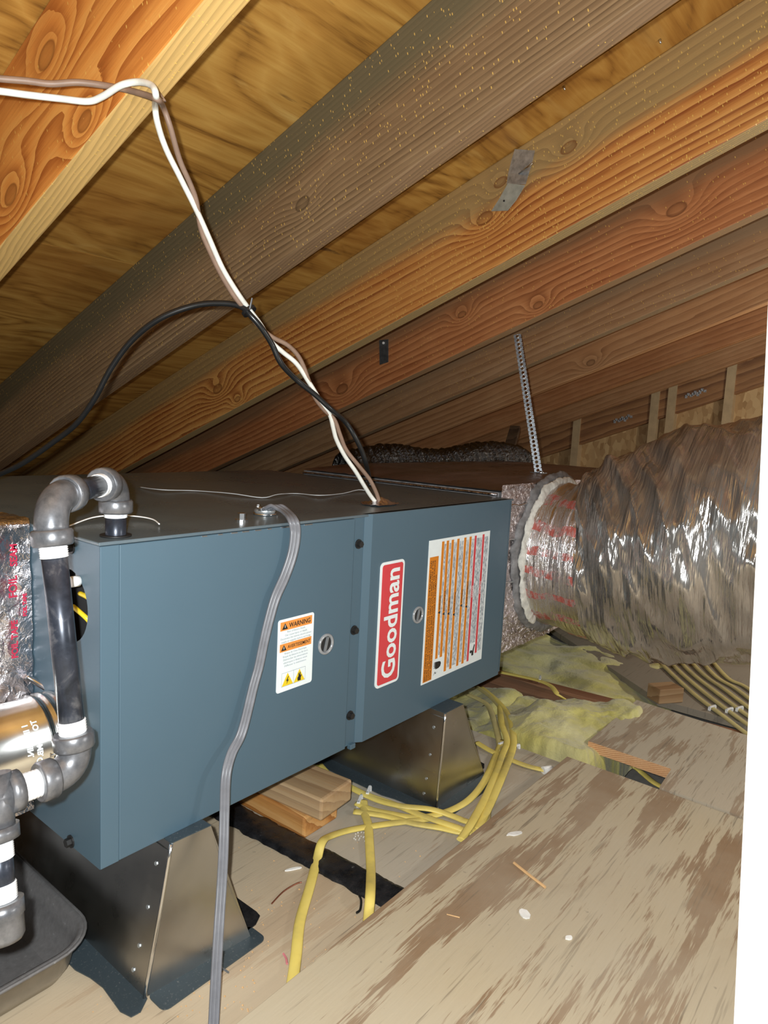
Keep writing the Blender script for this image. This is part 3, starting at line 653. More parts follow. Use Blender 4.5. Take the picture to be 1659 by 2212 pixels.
# ------------------------------------------------------------------ saddles
def saddle(tl, tr, bl, br, lab):
    """A-frame sheet metal stand: tl,tr top front corners, bl,br bottom front corners; long axis runs back under the cabinet"""
    L = .68; root = tag(empty('saddle', ((bl.x+br.x)/2, bl.y+L/2, 0)), lab, 'furnace stand', 'sheet metal furnace saddles')
    zt = FZ-.0006; tf = .0015; back = V((0, L, 0))
    def quad(a, b, c, d, th=.0012): 
        n = (b-a).cross(c-a).normalized()*th
        return MB().add([a, b, c, d, a-n, b-n, c-n, d-n], [(0, 1, 2, 3), (7, 6, 5, 4), (0, 4, 5, 1), (1, 5, 6, 2), (2, 6, 7, 3), (3, 7, 4, 0)])
    A = V((tl.x, tl.y, zt)); B = V((tr.x, tr.y, zt)); Cc = V((bl.x, bl.y, tf)); D = V((br.x, br.y, tf))
    nv = 14
    def bent(P0, P1, Q0, Q1, nrm, bulge=.0):   # panel whose foot curves outward
        def f(u, v):
            p = P0.lerp(P1, v); q = Q0.lerp(Q1, v); return p.lerp(q, u) + nrm*(bulge*math.sin(u*math.pi))
        return MB().grid(nv, 12, f)
    bent(A, B, Cc, D, V((0, 1, 0)), .001).build('front_panel', M['galv'], root)
    bent(A+back, A, Cc+back, Cc, V((1, 0, 0)), .003).build('side_panel', M['galv'], root)
    bent(B, B+back, D, D+back, V((-1, 0, 0)), .004).build('side_panel', M['galv'], root)
    quad(A, A+back, B+back, B).build('top_rail', M['flange'], root)
    # bright rolled corner edge
    m = MB(); m.tube([A.lerp(Cc, k/10)+V((.001*math.sin(k/10*math.pi), 0, 0)) for k in range(11)], .0024, 8); m.build('corner_fold', M['bright'], root)
    # lapped flap with rivets on the side panel
    m = MB()
    off = V((-.0012, 0, 0)); fa = [A.lerp(Cc, k)+off+V((.003*math.sin(k*math.pi), .001, 0)) for k in (.05, .35, .65, .97)]; fb = [p+V((0, w_, 0)) for p, w_ in zip(fa, (.030, .034, .04, .046))]
    nf = len(fa); m.add(fa+fb+[p-off*.9 for p in fa+fb], [(k, k+1, nf+k+1, nf+k) for k in range(nf-1)]+[(nf+k, nf+k+1, 3*nf+k+1, 3*nf+k) for k in range(nf-1)]+[(0, nf, 3*nf, 2*nf), (nf-1, 2*nf-1, 4*nf-1, 3*nf-1)]); m.build('corner_flap', M['galv'], root)
    for k, s in enumerate((.18, .48, .74, .9)):
        c = A.lerp(Cc, s) + V((.003*math.sin(s*math.pi)-.0005, .020+.010*s, 0)); hexscrew(c, (-1, -.05, .2), .0026, .002, 'rivet', M['zinc'], root)
    # flanges on the floor
    wf = .034
    fx = rrect(Cc.x+.004, Cc.y-wf, D.x+.012, Cc.y+.002, .009, 4); MB().prism(fx, .0006, tf+.0006).build('foot_flange', M['flange'], root)
    poly = [(Cc.x+.002, Cc.y-.003), (Cc.x+.001, Cc.y+L), (Cc.x-wf, Cc.y+L), (Cc.x-wf, Cc.y+.19), (Cc.x-wf*.98, Cc.y+.1), (Cc.x-wf*.8, Cc.y+.075), (Cc.x-wf*.72, Cc.y+.05), (Cc.x-wf*.85, Cc.y+.004), (Cc.x-wf*.72, Cc.y-.012), (Cc.x-wf*.4, Cc.y-.014)]
    MB().prism(poly, .0006, tf+.0006).build('foot_flange', M['flange'], root)
    poly = [(D.x-.002, D.y+.01), (D.x+.02, D.y+.012), (D.x+wf, D.y+.02), (D.x+wf+.002, D.y+.03), (D.x+wf, D.y+L), (D.x-.002, D.y+L)]
    MB().prism(poly, .0006, tf+.0006).build('foot_flange', M['tar'], root)
    return root
tl = Z(370, 1822, FZ); tr = Z(456, 1783, FZ); bl = Z(312, 2155, .002); br = Z(541, 2022, .002)
saddle(tl, tr, bl, br, 'sheet metal saddle under the left end of the furnace, beside the grey pan')
tl = Z(962, 1541, FZ); tr = Z(1001, 1521, FZ); bl = Z(942, 1746, .002); br = Z(1046, 1670, .002)
saddle(tl, tr, bl, br, 'sheet metal saddle under the right end of the furnace, yellow cables around it')

# ------------------------------------------------------------------ gas pipe
gas = tag(empty('gas_pipe', T(5, 2010, .57)), 'black iron gas pipe with elbows and a capped drip leg at the furnace end', 'pipe')
R0 = .0112
def arc(p, a, b, L, n=10):
    a = a.normalized(); b = b.normalized(); return [p + a*L*(1-s)**2 + b*L*s**2 for s in [k/n for k in range(n+1)]]
def elbow(p, a, b, L=.03, name='elbow'):
    a = a.normalized(); b = b.normalized(); e = MB().tube(arc(p, a, b, L), R0*1.32, 20).build(name, M['fitting'], gas)
    for d in (a, b): MB().tube([p+d*(L-.004), p+d*(L-.002), p+d*(L+.009), p+d*(L+.011)], R0*1.62, 20, scale=[.92, 1, 1, .92]).build('collar', M['fitting'], e)
def nipple(a, b, s0=.016, s1=.016):
    d = (b-a).normalized(); pp = MB().tube([a, b], R0, 20).build('iron_pipe', M['pipe'], gas)
    for q, sgn, s in ((a, 1, s0), (b, -1, s1)):
        if s:
            m = MB(); K = 16; pts = [q + d*sgn*s*k/K for k in range(K+1)]
            m.tube(pts, R0*1.04, 20, scale=[1+.07*(k % 2) for k in range(K+1)]); m.build('sealed_thread', M['dope'], pp)
    return pp
pt = Z(250, 1158, FT); e1 = V((pt.x, pt.y, 0)) + V((0, 0, .611)); e2 = T(104, 1077, .625)
e3 = T(166, 1662, .64); tee = T(-14, 1725, .585); cap = T(8, 2000, .575); dn = V((0, 0, -1))
d12 = (e2-e1).normalized(); d23 = (e3-e2).normalized(); d34 = (tee-e3).normalized(); d45 = (cap-tee).normalized()
elbow(e1, dn, d12, .024); nipple(V((pt.x, pt.y, FT-.03)), e1+dn*.03, 0, .010)
nipple(e1+d12*.03, e2-d12*.03, .012, 0); elbow(e2, -d12, d23, .032)
nipple(e2+d23*.038, e3-d23*.028, .016, .019); elbow(e3, -d23, d34, .024)
nipple(e3+d34*.030, tee-d34*.016, .026, .022)
te = MB().tube([tee-d34*.018, tee+d34*.02], R0*1.34, 20).build('tee', M['fitting'], gas)
MB().tube([tee-d45*.02, tee+d45*.034], R0*1.34, 20).build('tee_branch', M['fitting'], te)
for q, dd in ((tee-d34*.021, d34), (tee+d45*.034, -d45)):
    MB().tube([q, q+dd*.011], R0*1.6, 20).build('collar', M['fitting'], te)
nipple(tee+d45*.036, cap-d45*.02, .014, .014)
MB().tube([cap-d45*.02, cap-d45*.008, cap-d45*.007, cap+d45*.008, cap+d45*.012], R0*1.5, 20, scale=[1, 1, .94, .94, .8]).build('end_cap', M['fitting'], gas)
# pipe upright supports its weight on the furnace hole
MB().tube([V((pt.x, pt.y, FT)), V((pt.x, pt.y, FT+.002))], R0*1.5, 24).build('grommet', M['ink'], gas)

# ------------------------------------------------------------------ vent pipe with raised lettering
vc = X(132, 1590, 0); vr = .049; vy = vc.y+.013; vz = vc.z
vent = tag(empty('vent_pipe', (-.14, vy, vz-vr)), 'shiny galvanised round vent pipe leaving the furnace end, raised lettering on it', 'pipe')
prof = [(-.001, 1.02), (-.006, 1.02), (-.007, 1.0), (-.012, 1.0), (-.0135, 1.05), (-.0165, 1.05), (-.018, 1.0), (-.023, 1.0), (-.0245, 1.05), (-.028, 1.05), (-.030, 1.0), (-.12, 1.0), (-.3, 1.0)]
MB().grid(len(prof)-1, 64, lambda u, v: V((prof[round(u*(len(prof)-1))][0], vy+vr*prof[round(u*(len(prof)-1))][1]*math.cos(v*2*math.pi), vz+vr*prof[round(u*(len(prof)-1))][1]*math.sin(v*2*math.pi))), closev=True).build('pipe_wall', M['bright_galv'], vent)
MB().tube([V((-.006, vy-vr*1.01, vz-vr*.0)), V((-.03, vy-vr*1.01, vz-vr*.0))], .0025, 8).build('lock_seam', M['bright'], vent)
lt = MB()
for s_, a_, x_ in (('1 IN. MIN.', 132, -.0475), ('TO COMB.', 130, -.0375), ('CLEARANCE', 178, -.0385)):
    t_ = text_mb(s_, .0085, Matrix.Identity(4), .0003)
    lt.add([V((x_-q[1], vy+vr*1.012*math.cos(math.radians(a_)+q[0]/vr), vz+vr*1.012*math.sin(math.radians(a_)+q[0]/vr))) for q in t_.v], t_.f)
a0 = math.radians(214)
lt.tube([V((-.050+.011*math.cos(q*2*math.pi/30), vy+vr*1.015*math.cos(a0+.24*math.sin(q*2*math.pi/30)), vz+vr*1.015*math.sin(a0+.24*math.sin(q*2*math.pi/30)))) for q in range(31)], .0008, 6)
lt = lt.build('raised_lettering', M['label_white'], vent); lt['kind'] = 'stuff'

# ------------------------------------------------------------------ foil wrapped plenum on the left end
fp = tag(empty('foil_plenum', (-.3, .44, .19)), 'crinkled foil wrapped duct against the left end of the furnace', 'duct')
y0 = .158
def wrap(u, v):
    x = -.62*u - .0015; s = v
    if s < .6: y, z = y0, .19 + s/.6*.365
    else: y, z = y0 + (s-.6)/.4*.5, .555
    k = .006*fbm((x*16, y*16, z*16+3)) + .0025*fbm((x*55, y*40, z*60))
    if s < .6: return V((x, y-.004+k, z))
    return V((x, y, z+k))
MB().grid(70, 120, wrap).build('foil_skin', M['foil_left'], fp)
MB().box((-.62, y0+.012, .19), (-.004, .66, .54)).build('duct_core', M['mastic_grey'], fp)
MB().tube(spl([Y(58, 1462, y0-.008), Y(85, 1478, y0-.02), Y(128, 1503, y0-.05)], 5), .0035, 8).build('foil_lip', M['bright'], fp)
rt = MB()
for (px, py, s, hh) in ((36, 1290, 'FOIL', .013), (36, 1222, 'SEAM', .011), (57, 1330, 'FOIL TAPE', .006), (38, 1420, 'FOIL TAPE', .010)):
    pz = Y(px, py, y0-.011); t_ = text_mb(s, hh, face((pz.x, pz.z), y0-.012, True), .0004); rt.add(t_.v, t_.f)
rt.build('red_print', M['red_ink'], fp)['kind'] = 'stuff'

# ------------------------------------------------------------------ right plenum (foil faced board box)
PT = .575; PX0, PX1, PY0, PY1 = .902, 2.0, .03, .62
rp = tag(empty('supply_plenum', (1.45, .32, .18)), 'long foil faced duct board box joined to the right end of the furnace', 'duct')
def pf(u, v):
    x = PX0+(PX1-PX0)*u; z = .2+(PT-.2)*v; return V((x, PY0+.006*fbm((x*9, z*9, 1))+.004*fbm((x*45, z*65, 2)), z))
MB().grid(220, 80, pf).build('front_face', M['foil_box'], rp)
MB().grid(60, 40, lambda u, v: V((PX0+(PX1-PX0)*u, PY0+(PY1-PY0)*v, PT-.012*(1-min(1, u*6)) + .002*fbm((u*30, v*30, 4))))).build('top_face', M['foil_top'], rp)
MB().box((PX0+.004, PY0+.008, .2), (PX1, PY1, PT-.016)).build('board_core', M['mastic_grey'], rp)
m = MB()
m.tube([V((PX0+.002, PY0+.01+k*.02, FT+.004+.003*fbm((k, 1, 1)))) for k in range(30)], .0035, 6); m.build('tape_seam', M['foil_left'], rp)
m = MB()
for z in (.53, .455, .36): m.tube([V((PX0+u*.012, PY0-.003, z+.006*fbm((u*.5, z, 3)))) for u in range(12)], .0022, 6)
m.build('foil_fold', M['bright'], rp)['kind'] = 'stuff'

# ------------------------------------------------------------------ big flexible duct
fd = tag(empty('flex_duct', (1.18, -.3, .2)), 'big shiny silver flexible duct bulging from the plenum at right', 'duct')
path = spl([V((1.16, PY0, .405)), V((1.165, -.06, .405)), V((1.185, -.16, .425)), V((1.215, -.30, .465)), V((1.25, -.46, .51)), V((1.30, -.66, .55)), V((1.37, -.95, .58))], 10)
rad_k = [(0, .165), (.10, .168), (.20, .185), (.34, .225), (.55, .245), (.8, .24), (1, .235)]
def rad(u):
    for (a, r0), (b, r1) in zip(rad_k, rad_k[1:]):
        if u <= b: s = (u-a)/(b-a); s = s*s*(3-2*s); return r0+(r1-r0)*s
    return rad_k[-1][1]
def duct_fn(u0, u1, amp):
    def f(u, v):
        u = u0+(u1-u0)*u; s = u*(len(path)-1); i = min(int(s), len(path)-2); p = path[i].lerp(path[i+1], s-i)
        tt = (path[min(i+2, len(path)-1)]-path[max(i-1, 0)]).normalized(); sd = tt.cross(V((0, 0, 1))).normalized(); up = sd.cross(tt)
        a = v*2*math.pi; c, sn = math.cos(a), math.sin(a)
        w1 = fbm((u*9+.35*c, c*1.3, sn*1.3+4), 3); w2 = 1-abs(noise.noise(V((u*20+.8*sn, c*1.1, sn*1.1))))*2; w3 = noise.noise(V((u*60+.5*sn, c*1.6, sn*1.6)))
        w4 = 1-2*abs(noise.noise(V((u*16-1.3*c, c*1.6+7, sn*1.6))))
        r = rad(u) + amp*(.9*w1 + .42*w2 + .12*w3 + .5*w4) 
        q = p + sd*(c*r) + up*(sn*r)
        return q
    return f
MB().grid(24, 140, duct_fn(0, .2, .005), closev=True).build('duct_neck', M['flex_neck'], fd)['label'] = 'neck with smeared red print bands'
MB().grid(300, 240, duct_fn(.195, 1, .017), closev=True).build('duct_jacket', M['flex'], fd)
def colr(y, r, th, amp, seed, a0=0, a1=2*math.pi):
    def f(u, v):
        a = a0+(a1-a0)*u; b = v*2*math.pi; rr = r + th*math.cos(b)*(1+.5*fbm((math.cos(a)*2.5, math.sin(a)*2.5, seed))); k = amp*(fbm((math.cos(a)*4.3, math.sin(a)*4.3, seed+b*.2), 3)+.25*noise.noise(V((math.cos(a)*31+b, math.sin(a)*31, seed))))
        return V((1.16+math.cos(a)*(rr+k), y-th*.7*abs(math.sin(b))*(1 if math.sin(b) > 0 else .1)+k, .405+math.sin(a)*(rr+k)))
    return MB().grid(260, 16, f, closev=True)
colr(PY0, .177, .017, .005, 2).build('mastic_ring', M['mastic_grey'], fd)['label'] = 'grey mastic ring around the collar'
colr(PY0-.014, .170, .0115, .005, 9, math.radians(60), math.radians(238)).build('fibre_bead', M['fluff'], fd)['label'] = 'white fibre bead around the collar'

# dark flexible duct lying behind
p0 = T(770, 1000, 2.35); p1 = T(1115, 985, 2.75)
bd = empty('flex_duct', p0.lerp(p1, .5)); tag(bd, 'dark foil flexible duct far behind the plenum, below the rafters', 'duct')
axis = [p0.lerp(p1, k/40) + V((0, 0, -.04+.012*math.sin(k*.25))) for k in range(-3, 44)]
dv = (p1-p0).normalized(); sdv = dv.cross(V((0, 0, 1))).normalized()
def bfn(u, v):
    s = u*(len(axis)-1); i = min(int(s), len(axis)-2); p = axis[i].lerp(axis[i+1], s-i); a = v*2*math.pi
    r = .085*(1-.9*max(0, (u-.93)/.07)**3) + .007*math.sin(u*190+.5*math.sin(a*2)) + .006*fbm((u*20, math.cos(a)*2, math.sin(a)*2)); return p + sdv*math.cos(a)*r + V((0, 0, 1))*math.sin(a)*r
MB().grid(240, 36, bfn, closev=True).build('duct_jacket', M['black_foil'], bd)
# leaning dark stick next to it
a = T(1090, 1005, 2.9); b = T(1113, 925, 3.05); dd = (b-a); 
o = MB().sweep([a-dd*.8, b], [(-.021, -.014), (.021, -.014), (.021, .014), (-.021, .014)], smooth=False).build('wood_brace', wood('brace_wood', (.12, .08, .05), (.09, .06, .035), (.05, .03, .02), contrast=1.0))
tag(o, 'dark short brace leaning beside the far flexible duct', 'brace')

# ------------------------------------------------------------------ perforated hanger strap
top = RP(1117, 722, C0+.004); bot = Z(1163, 1020, PT+.002)
hs = empty('hanger_strap', bot); tag(hs, 'long perforated steel strap hanging from a rafter down to the plenum top', 'strap')
d = (top-bot).normalized(); view = ((top+bot)/2-CAM).normalized(); sd = d.cross(view).normalized(); nn = sd.cross(d).normalized()
Lh = (top-bot).length; nh = 34; pit = Lh/nh; hw = .0105
m = MB()
for k in range(nh):
    c = bot + d*(pit*(k+.5)); hr_ = .0042; NN = 16
    outer = []; 
    for j in range(NN):
        a = 2*math.pi*j/NN; ca, sa = math.cos(a), math.sin(a); s = min(hw/max(abs(ca), 1e-6), (pit/2)/max(abs(sa), 1e-6)); outer.append(c+sd*ca*s+d*sa*s)
    inner = [c+sd*math.cos(2*math.pi*j/NN)*hr_+d*math.sin(2*math.pi*j/NN)*hr_ for j in range(NN)]
    vs = outer+inner+[q+nn*.0012 for q in outer]+[q+nn*.0012 for q in inner]; fs = []
    for j in range(NN):
        j2 = (j+1) % NN; fs += [(j, j2, NN+j2, NN+j), (2*NN+j, 3*NN+j, 3*NN+j2, 2*NN+j2), (NN+j, NN+j2, 3*NN+j2, 3*NN+j)]
    m.add(vs, fs)
m.build('perforated_band', M['strap'], hs)
m = MB()
for k in range(nh):
    c = bot + d*(pit*(k+.5)) - nn*.0004
    m.tube([c+sd*math.cos(j*2*math.pi/12)*.0046+d*math.sin(j*2*math.pi/12)*.0046 for j in range(13)], .0007, 5)
m.build('hole_lips', M['bright'], hs)['kind'] = 'stuff'
hexscrew(bot+V((-.004, -.01, -.001)), (0, 0, 1), .006, .006, 'screw', M['bright'], hs)
MB().box((-.016, -.02, -.003), (.014, .018, 0), Matrix.Translation(bot)).build('bent_foot', M['strap'], hs)

# bent strap nailed to the gold-flecked rafter
xs = RX[2]-.039
st = empty('bent_strap', X(1110, 400, xs)); tag(st, 'bent grey metal strap with a nail, on the gold-flecked rafter', 'strap')
L1 = [X(1112, 322, xs-.004), X(1105, 345, xs-.005), X(1098, 374, xs-.006), X(1094, 398, xs-.010)]; R1 = [X(1155, 325, xs-.004), X(1149, 352, xs-.005), X(1141, 378, xs-.006), X(1135, 398, xs-.010)]
L2 = [X(1097, 396, xs-.010), X(1078, 430, xs-.013), X(1061, 456, xs-.018)]; R2 = [X(1134, 400, xs-.010), X(1115, 432, xs-.013), X(1096, 455, xs-.018)]
def ribbon(L, R, th=.0012):
    m = MB(); n = len(L); off = V((th, 0, 0)); vs = []
    for a, b in zip(L, R): vs += [a, b, b+off, a+off]
    fs = [(0, 1, 2, 3)] + [tuple(4*(n-1)+q for q in (3, 2, 1, 0))]
    for i in range(n-1):
        for j in range(4): fs.append((4*i+j, 4*i+(j+1) % 4, 4*i+4+(j+1) % 4, 4*i+4+j))
    return m.add(vs, fs)
ribbon(L1, R1).build('upper_leg', M['zinc'], st); ribbon(L2, R2).build('lower_leg', plain('dull_zinc', (.42, .43, .37), .55, .4, .2), st)
a = X(1121, 375, xs-.006); b = X(1151, 352, xs-.028); MB().tube([a, b], .0017, 8).build('nail', M['bright'], st)
p = X(1089, 434, xs-.0145); MB().tube([p, p+V((-.0012, 0, 0))], .002, 10).build('nail_hole', M['ink'], st)
# small bracket on the next rafter
xs = RX[3]-.039
cb = empty('nail_bracket', X(828, 785, xs)); tag(cb, 'small grey metal bracket with one bright nail on the reddish brown rafter', 'bracket')
m = MB(); q = [X(819, 735, xs-.003), X(838, 733, xs-.003), X(838, 782, xs-.003), X(820, 788, xs-.003)]
m.add(q+[a+V((.003, 0, 0)) for a in q], [(0, 1, 2, 3), (7, 6, 5, 4), (0, 4, 5, 1), (1, 5, 6, 2), (2, 6, 7, 3), (3, 7, 4, 0)]); m.build('bracket_plate', plain('dark_zinc', (.12, .14, .15), .4, .6, .3), cb)
p = X(829, 741, xs-.003); MB().tube([p, p+V((-.003, 0, 0))], .004, 12).build('nail_head', M['flake'], cb)
# exposed nail tips through the sheathing
for i, (px, py) in enumerate(((1218, 187), (1425, 86))):
    p = RP(px, py, C1); o = MB().tube([p, p-NRM*.007], .003, 8, scale=[1, .5]).build('nail_tip', M['bright'])
    tag(o, ('bright nail tip through the sheathing, above the bent strap', 'bright nail tip through the sheathing near the top right')[i], 'nail')

# ------------------------------------------------------------------ cables on the roof
xa = RX[0]-.039
st_p = RP(342, 213, C0)                                             # staple on the lower edge of rafter
tie = T(538, 672, .90); ent = Z(817, 1086, FT+.004)
dS = (st_p-CAM).dot(CF); dE = (ent-CAM).dot(CF)
def along(pts, ds): return [T(x, y, d) for (x, y), d in zip(pts, ds)]
wh = [(-60, 192), (0, 197), (60, 205), (130, 213), (190, 219), (222, 208), (262, 184), (300, 177), (328, 185), (337, 207), (335, 228), (340, 265), (358, 320), (390, 385), (425, 455), (452, 515), (480, 578), (510, 628), (538, 668), (562, 700), (584, 736), (610, 760), (640, 785), (665, 822), (690, 862), (712, 895), (720, 925), (727, 950), (745, 985), (768, 1018), (786, 1048), (800, 1070), (812, 1085)]
br = [(-60, 163), (0, 170), (60, 175), (110, 181), (165, 178), (215, 183), (270, 193), (320, 207), (342, 216), (352, 230), (368, 275), (388, 345), (412, 400), (424, 435), (434, 495), (452, 540), (476, 590), (506, 640), (536, 676), (560, 705), (588, 728), (622, 746), (648, 775), (668, 825), (680, 858), (700, 885), (722, 906), (735, 940), (748, 972), (775, 1006), (798, 1035), (812, 1062), (820, 1085)]
def dep(pts, i0, off=0):
    out = []
    n = len(pts)
    for i, q in enumerate(pts):
        if i <= i0: 
            out.append(min((X(q[0], q[1], xa)-CAM).dot(CF), (RP(q[0], q[1], C0)-CAM).dot(CF)) - .010 + off)
        else:
            # arclength share between staple and furnace
            tot = sum(math.dist(pts[k], pts[k+1]) for k in range(i0, n-1)); s = sum(math.dist(pts[k], pts[k+1]) for k in range(i0, i))/tot
            out.append((dS-.012)*(1-s)+dE*s + off*(1-s))
    return out
wp = spl(along(wh, dep(wh, 9)), 6); bp = spl(along(br, dep(br, 8, .008)), 6)
o = MB().tube(wp, .0036, 10).build('control_cable', M['white_cable']); tag(o, 'white control cable running from the bright orange rafter down to the furnace top', 'cable')
o = MB().tube(bp, .0034, 10).build('control_cable', M['brown_cable']); tag(o, 'brown control cable twisted with the white one, entering the furnace top', 'cable')
bk = [(-30, 1038), (0, 1024), (50, 1000), (115, 955), (165, 915), (205, 860), (240, 795), (285, 735), (345, 688), (420, 660), (480, 655), (520, 662), (542, 682), (566, 710), (588, 745), (607, 785), (640, 820), (680, 852), (716, 885), (745, 910), (765, 940), (782, 975), (790, 1000), (796, 1025), (800, 1050)]
sT = .55
dk = [.95]*3+[.94, .93, .92, .91, .90, .90, .90, .90]+[.905, .915]+[.93+.018*k for k in range(12)]
dk = [(1-.0)*x for x in dk]
# follow the cable pair below the tie
def nearest(q, pts, ds):
    j = min(range(len(pts)), key=lambda k: math.dist(pts[k], q)); return ds[j]
dw = dep(wh, 9); tied = nearest((538, 668), wh, dw)
dk = [tied-.005 if i < 13 else nearest(q, wh, dw)-.012*(1 if i < 19 else -1) for i, q in enumerate(bk)]
dk[-1] = dk[-2] = max(dk[-3], dE+.03)
for i in range(8): dk[i] = tied+.10-.0131*i
o = MB().tube(spl(along(bk, dk), 6), .0042, 10).build('control_cable', M['black_cable']); tag(o, 'black cable looping in from the left and tied to the white and brown pair', 'cable')
ct = empty('cable_tie', T(538, 672, tied)); tag(ct, 'black cable tie binding the three cables in mid air', 'cable tie')
c = T(538, 672, tied); ax = (T(552, 690, tied)-T(524, 652, tied)).normalized()
m = MB(); s1 = ax.cross(CF).normalized(); s2 = s1.cross(ax).normalized()
m.sweep([c+s1*math.cos(k*.3142)*.0098+s2*math.sin(k*.3142)*.0105 for k in range(21)], [(-.0012, -.0025), (.0012, -.0025), (.0012, .0025), (-.0012, .0025)], up=ax, smooth=False); m.build('tie_loop', M['black_cable'], ct)
MB().sweep([T(540, 668, tied-.012), T(545, 644, tied-.014)], [(-.0022, -.0007), (.0022, -.0007), (.0022, .0007), (-.0022, .0007)], smooth=False).build('tie_tail', M['strap'], ct)
m = MB(); a = T(326, 214, dS-.022); b = T(356, 218, dS-.02); m.tube([a+V((0, .02, .02))*.4, a, b, b+V((0, .02, .02))*.6], .0018, 8)
o = m.build('cable_staple', M['brown_cable']); tag(o, 'small staple pinning the cable pair to the bright orange rafter', 'staple')
# fine wires on the furnace top
o = MB().tube(spl([Z(x, y, FT+h) for x, y, h in ((150, 1136, .002), (200, 1118, .006), (250, 1113, .007), (300, 1116, .006), (330, 1122, .005), (344, 1132, .003))], 6), .0009, 6).build('loose_wire', M['staple']); tag(o, 'thin bright wire arcing on the furnace top around the gas pipe', 'wire')
ww = [(300, 1052), (350, 1058), (420, 1060), (500, 1066), (566, 1075), (600, 1068), (640, 1066), (690, 1070), (740, 1066), (775, 1058), (800, 1062)]
o = MB().tube(spl([Z(x, y, FT+.002+.003*(i % 2)) for i, (x, y) in enumerate(ww)], 5), .0008, 6).build('loose_wire', M['label_grey']); tag(o, 'thin wavy wire lying across the furnace top toward the foil patch', 'wire')

# grey flat cord and its clamp
cc = Z(572, 1112, FT)
cl = empty('cord_clamp', cc); tag(cl, 'bright two screw cord clamp on the furnace top', 'clamp')
MB().tube([cc, cc+V((0, 0, .003))], .017, 24).build('clamp_base', M['bright'], cl)
rr = MB(); rr.tube([cc+V((math.cos(k*.3142)*.012, math.sin(k*.3142)*.012, .006)) for k in range(21)], .0035, 10); rr.build('clamp_ring', M['zinc'], cl)
MB().box((-.016, -.004, .007), (.02, .002, .012), Matrix.Translation(cc) @ Matrix.Rotation(.3, 4, 'Z'), .001).build('clamp_bar', M['bright'], cl)
hexscrew(cc+V((.016, -.004, .009)), (.9, -.2, .1), .003, .014, 'screw', M['bright'], cl)
hexscrew(cc+V((-.012, .002, .012)), (0, 0, 1), .003, .004, 'screw', M['bright'], cl)
gp = [cc+V((.0, .004, .004))] + [Z(582, 1098, FT+.012), Z(597, 1094, FT+.016), Z(615, 1103, FT+.012)] + [Y(x, y, yy) for x, y, yy in ((632, 1122, -0.008), (638, 1150, -0.013), (632, 1195, -0.013), (616, 1243, -0.012), (595, 1291, -0.012), (581, 1340, -0.012), (570, 1387, -0.012), (559, 1440, -0.012), (547, 1484, -0.013), (523, 1580, -0.016), (500, 1628, -0.02), (488, 1677, -0.028), (485, 1750, -0.036), (483, 1830, -0.05), (479, 1910, -0.062), (473, 2000, -0.078), (467, 2100, -0.095), (462, 2200, -0.112), (458, 2290, -0.128))]
rl = .0037; prof = []
for cx in (2, 0, -2):
    prof += [(cx*rl*.92+math.cos(a)*rl, math.sin(a)*rl) for a in [math.radians(q) for q in (30, 60, 90, 120, 150)]]
for cx in (-2, 0, 2):
    prof += [(cx*rl*.92+math.cos(a)*rl, math.sin(a)*rl) for a in [math.radians(q) for q in (210, 240, 270, 300, 330)]]
prof = [(a*.82, b*.82) for a, b in prof]
gs = spl(gp, 8)
m = MB(); n = len(prof); vs = []
for i, p in enumerate(gs):
    tt = (gs[min(i+1, len(gs)-1)]-gs[max(i-1, 0)]).normalized(); tw = V((.80, -.55, .0)) if i < 40 else V((.86, -.5, 0)); sdx = (tw-tt*tw.dot(tt)).normalized(); up = sdx.cross(tt)
    kk = 1-.26*min(1, i/(.45*len(gs))); vs += [p+sdx*(a*kk)+up*(b*kk) for a, b in prof]
fs = [(i*n+j, i*n+(j+1) % n, (i+1)*n+(j+1) % n, (i+1)*n+j) for i in range(len(gs)-1) for j in range(n)]
m.add(vs, fs, True); o = m.build('power_cord', M['grey_cord']); tag(o, 'grey three strand power cord draped down the furnace front', 'cord')

# ------------------------------------------------------------------ drip pan at lower left
pcn = Z(152, 1985, .055)
def pan(name):
    px1, py0 = pcn.x+.004, Z(60, 2098, .055).y; px0, py1 = px1-.42, py0+.30; hgt = .055
    root = empty(name, ((px0+px1)/2, (py0+py1)/2, 0))
    rings = [(-.024, .0008, 1), (-.012, .004, 1), (0, hgt-.006, 0), (.004, hgt, 0), (.007, hgt+.002, 0), (.0075, hgt-.001, 0), (.0045, hgt-.003, 0)]
    prof = [(.0075, hgt-.004), (.009, hgt), (.005, hgt+.0025), (.0, hgt), (-.006, hgt-.02), (-.016, .010), (-.03, .004)]
    out = [(-.032, .0006), (-.018, .003), (-.008, .018), (-.001, hgt-.006), (.0075, hgt-.004)]
    def loop(off, z):
        return [V((x, y, z)) for x, y in rrect(px0-off, py0-off, px1+off, py1+off, .045+off, 8)]
    m = MB(); ls = [loop(a, z) for a, z in prof]; n = len(ls[0])
    vs = [p for l in ls for p in l]; fs = [(i*n+j, i*n+(j+1) % n, (i+1)*n+(j+1) % n, (i+1)*n+j) for i in range(len(ls)-1) for j in range(n)]
    m.add(vs, fs, True); m.add(ls[-1], [tuple(range(n))]); m.build('pan_inside', M['pan'], root)
    m = MB(); ls = [loop(a, z) for a, z in out]; vs = [p for l in ls for p in l]; fs = [(i*n+j, i*n+(j+1) % n, (i+1)*n+(j+1) % n, (i+1)*n+j) for i in range(len(ls)-1) for j in range(n)]
    m.add(vs, fs, True); m.add(ls[0], [tuple(range(n))[::-1]]); m.build('pan_outside', plain('pan_side', (.34, .31, .26), .35, .6, .1), root)
    MB().tube(loop(.0085, hgt)+[loop(.0085, hgt)[0]], .0022, 8).build('rolled_rim', M['pan'], root)
    return root
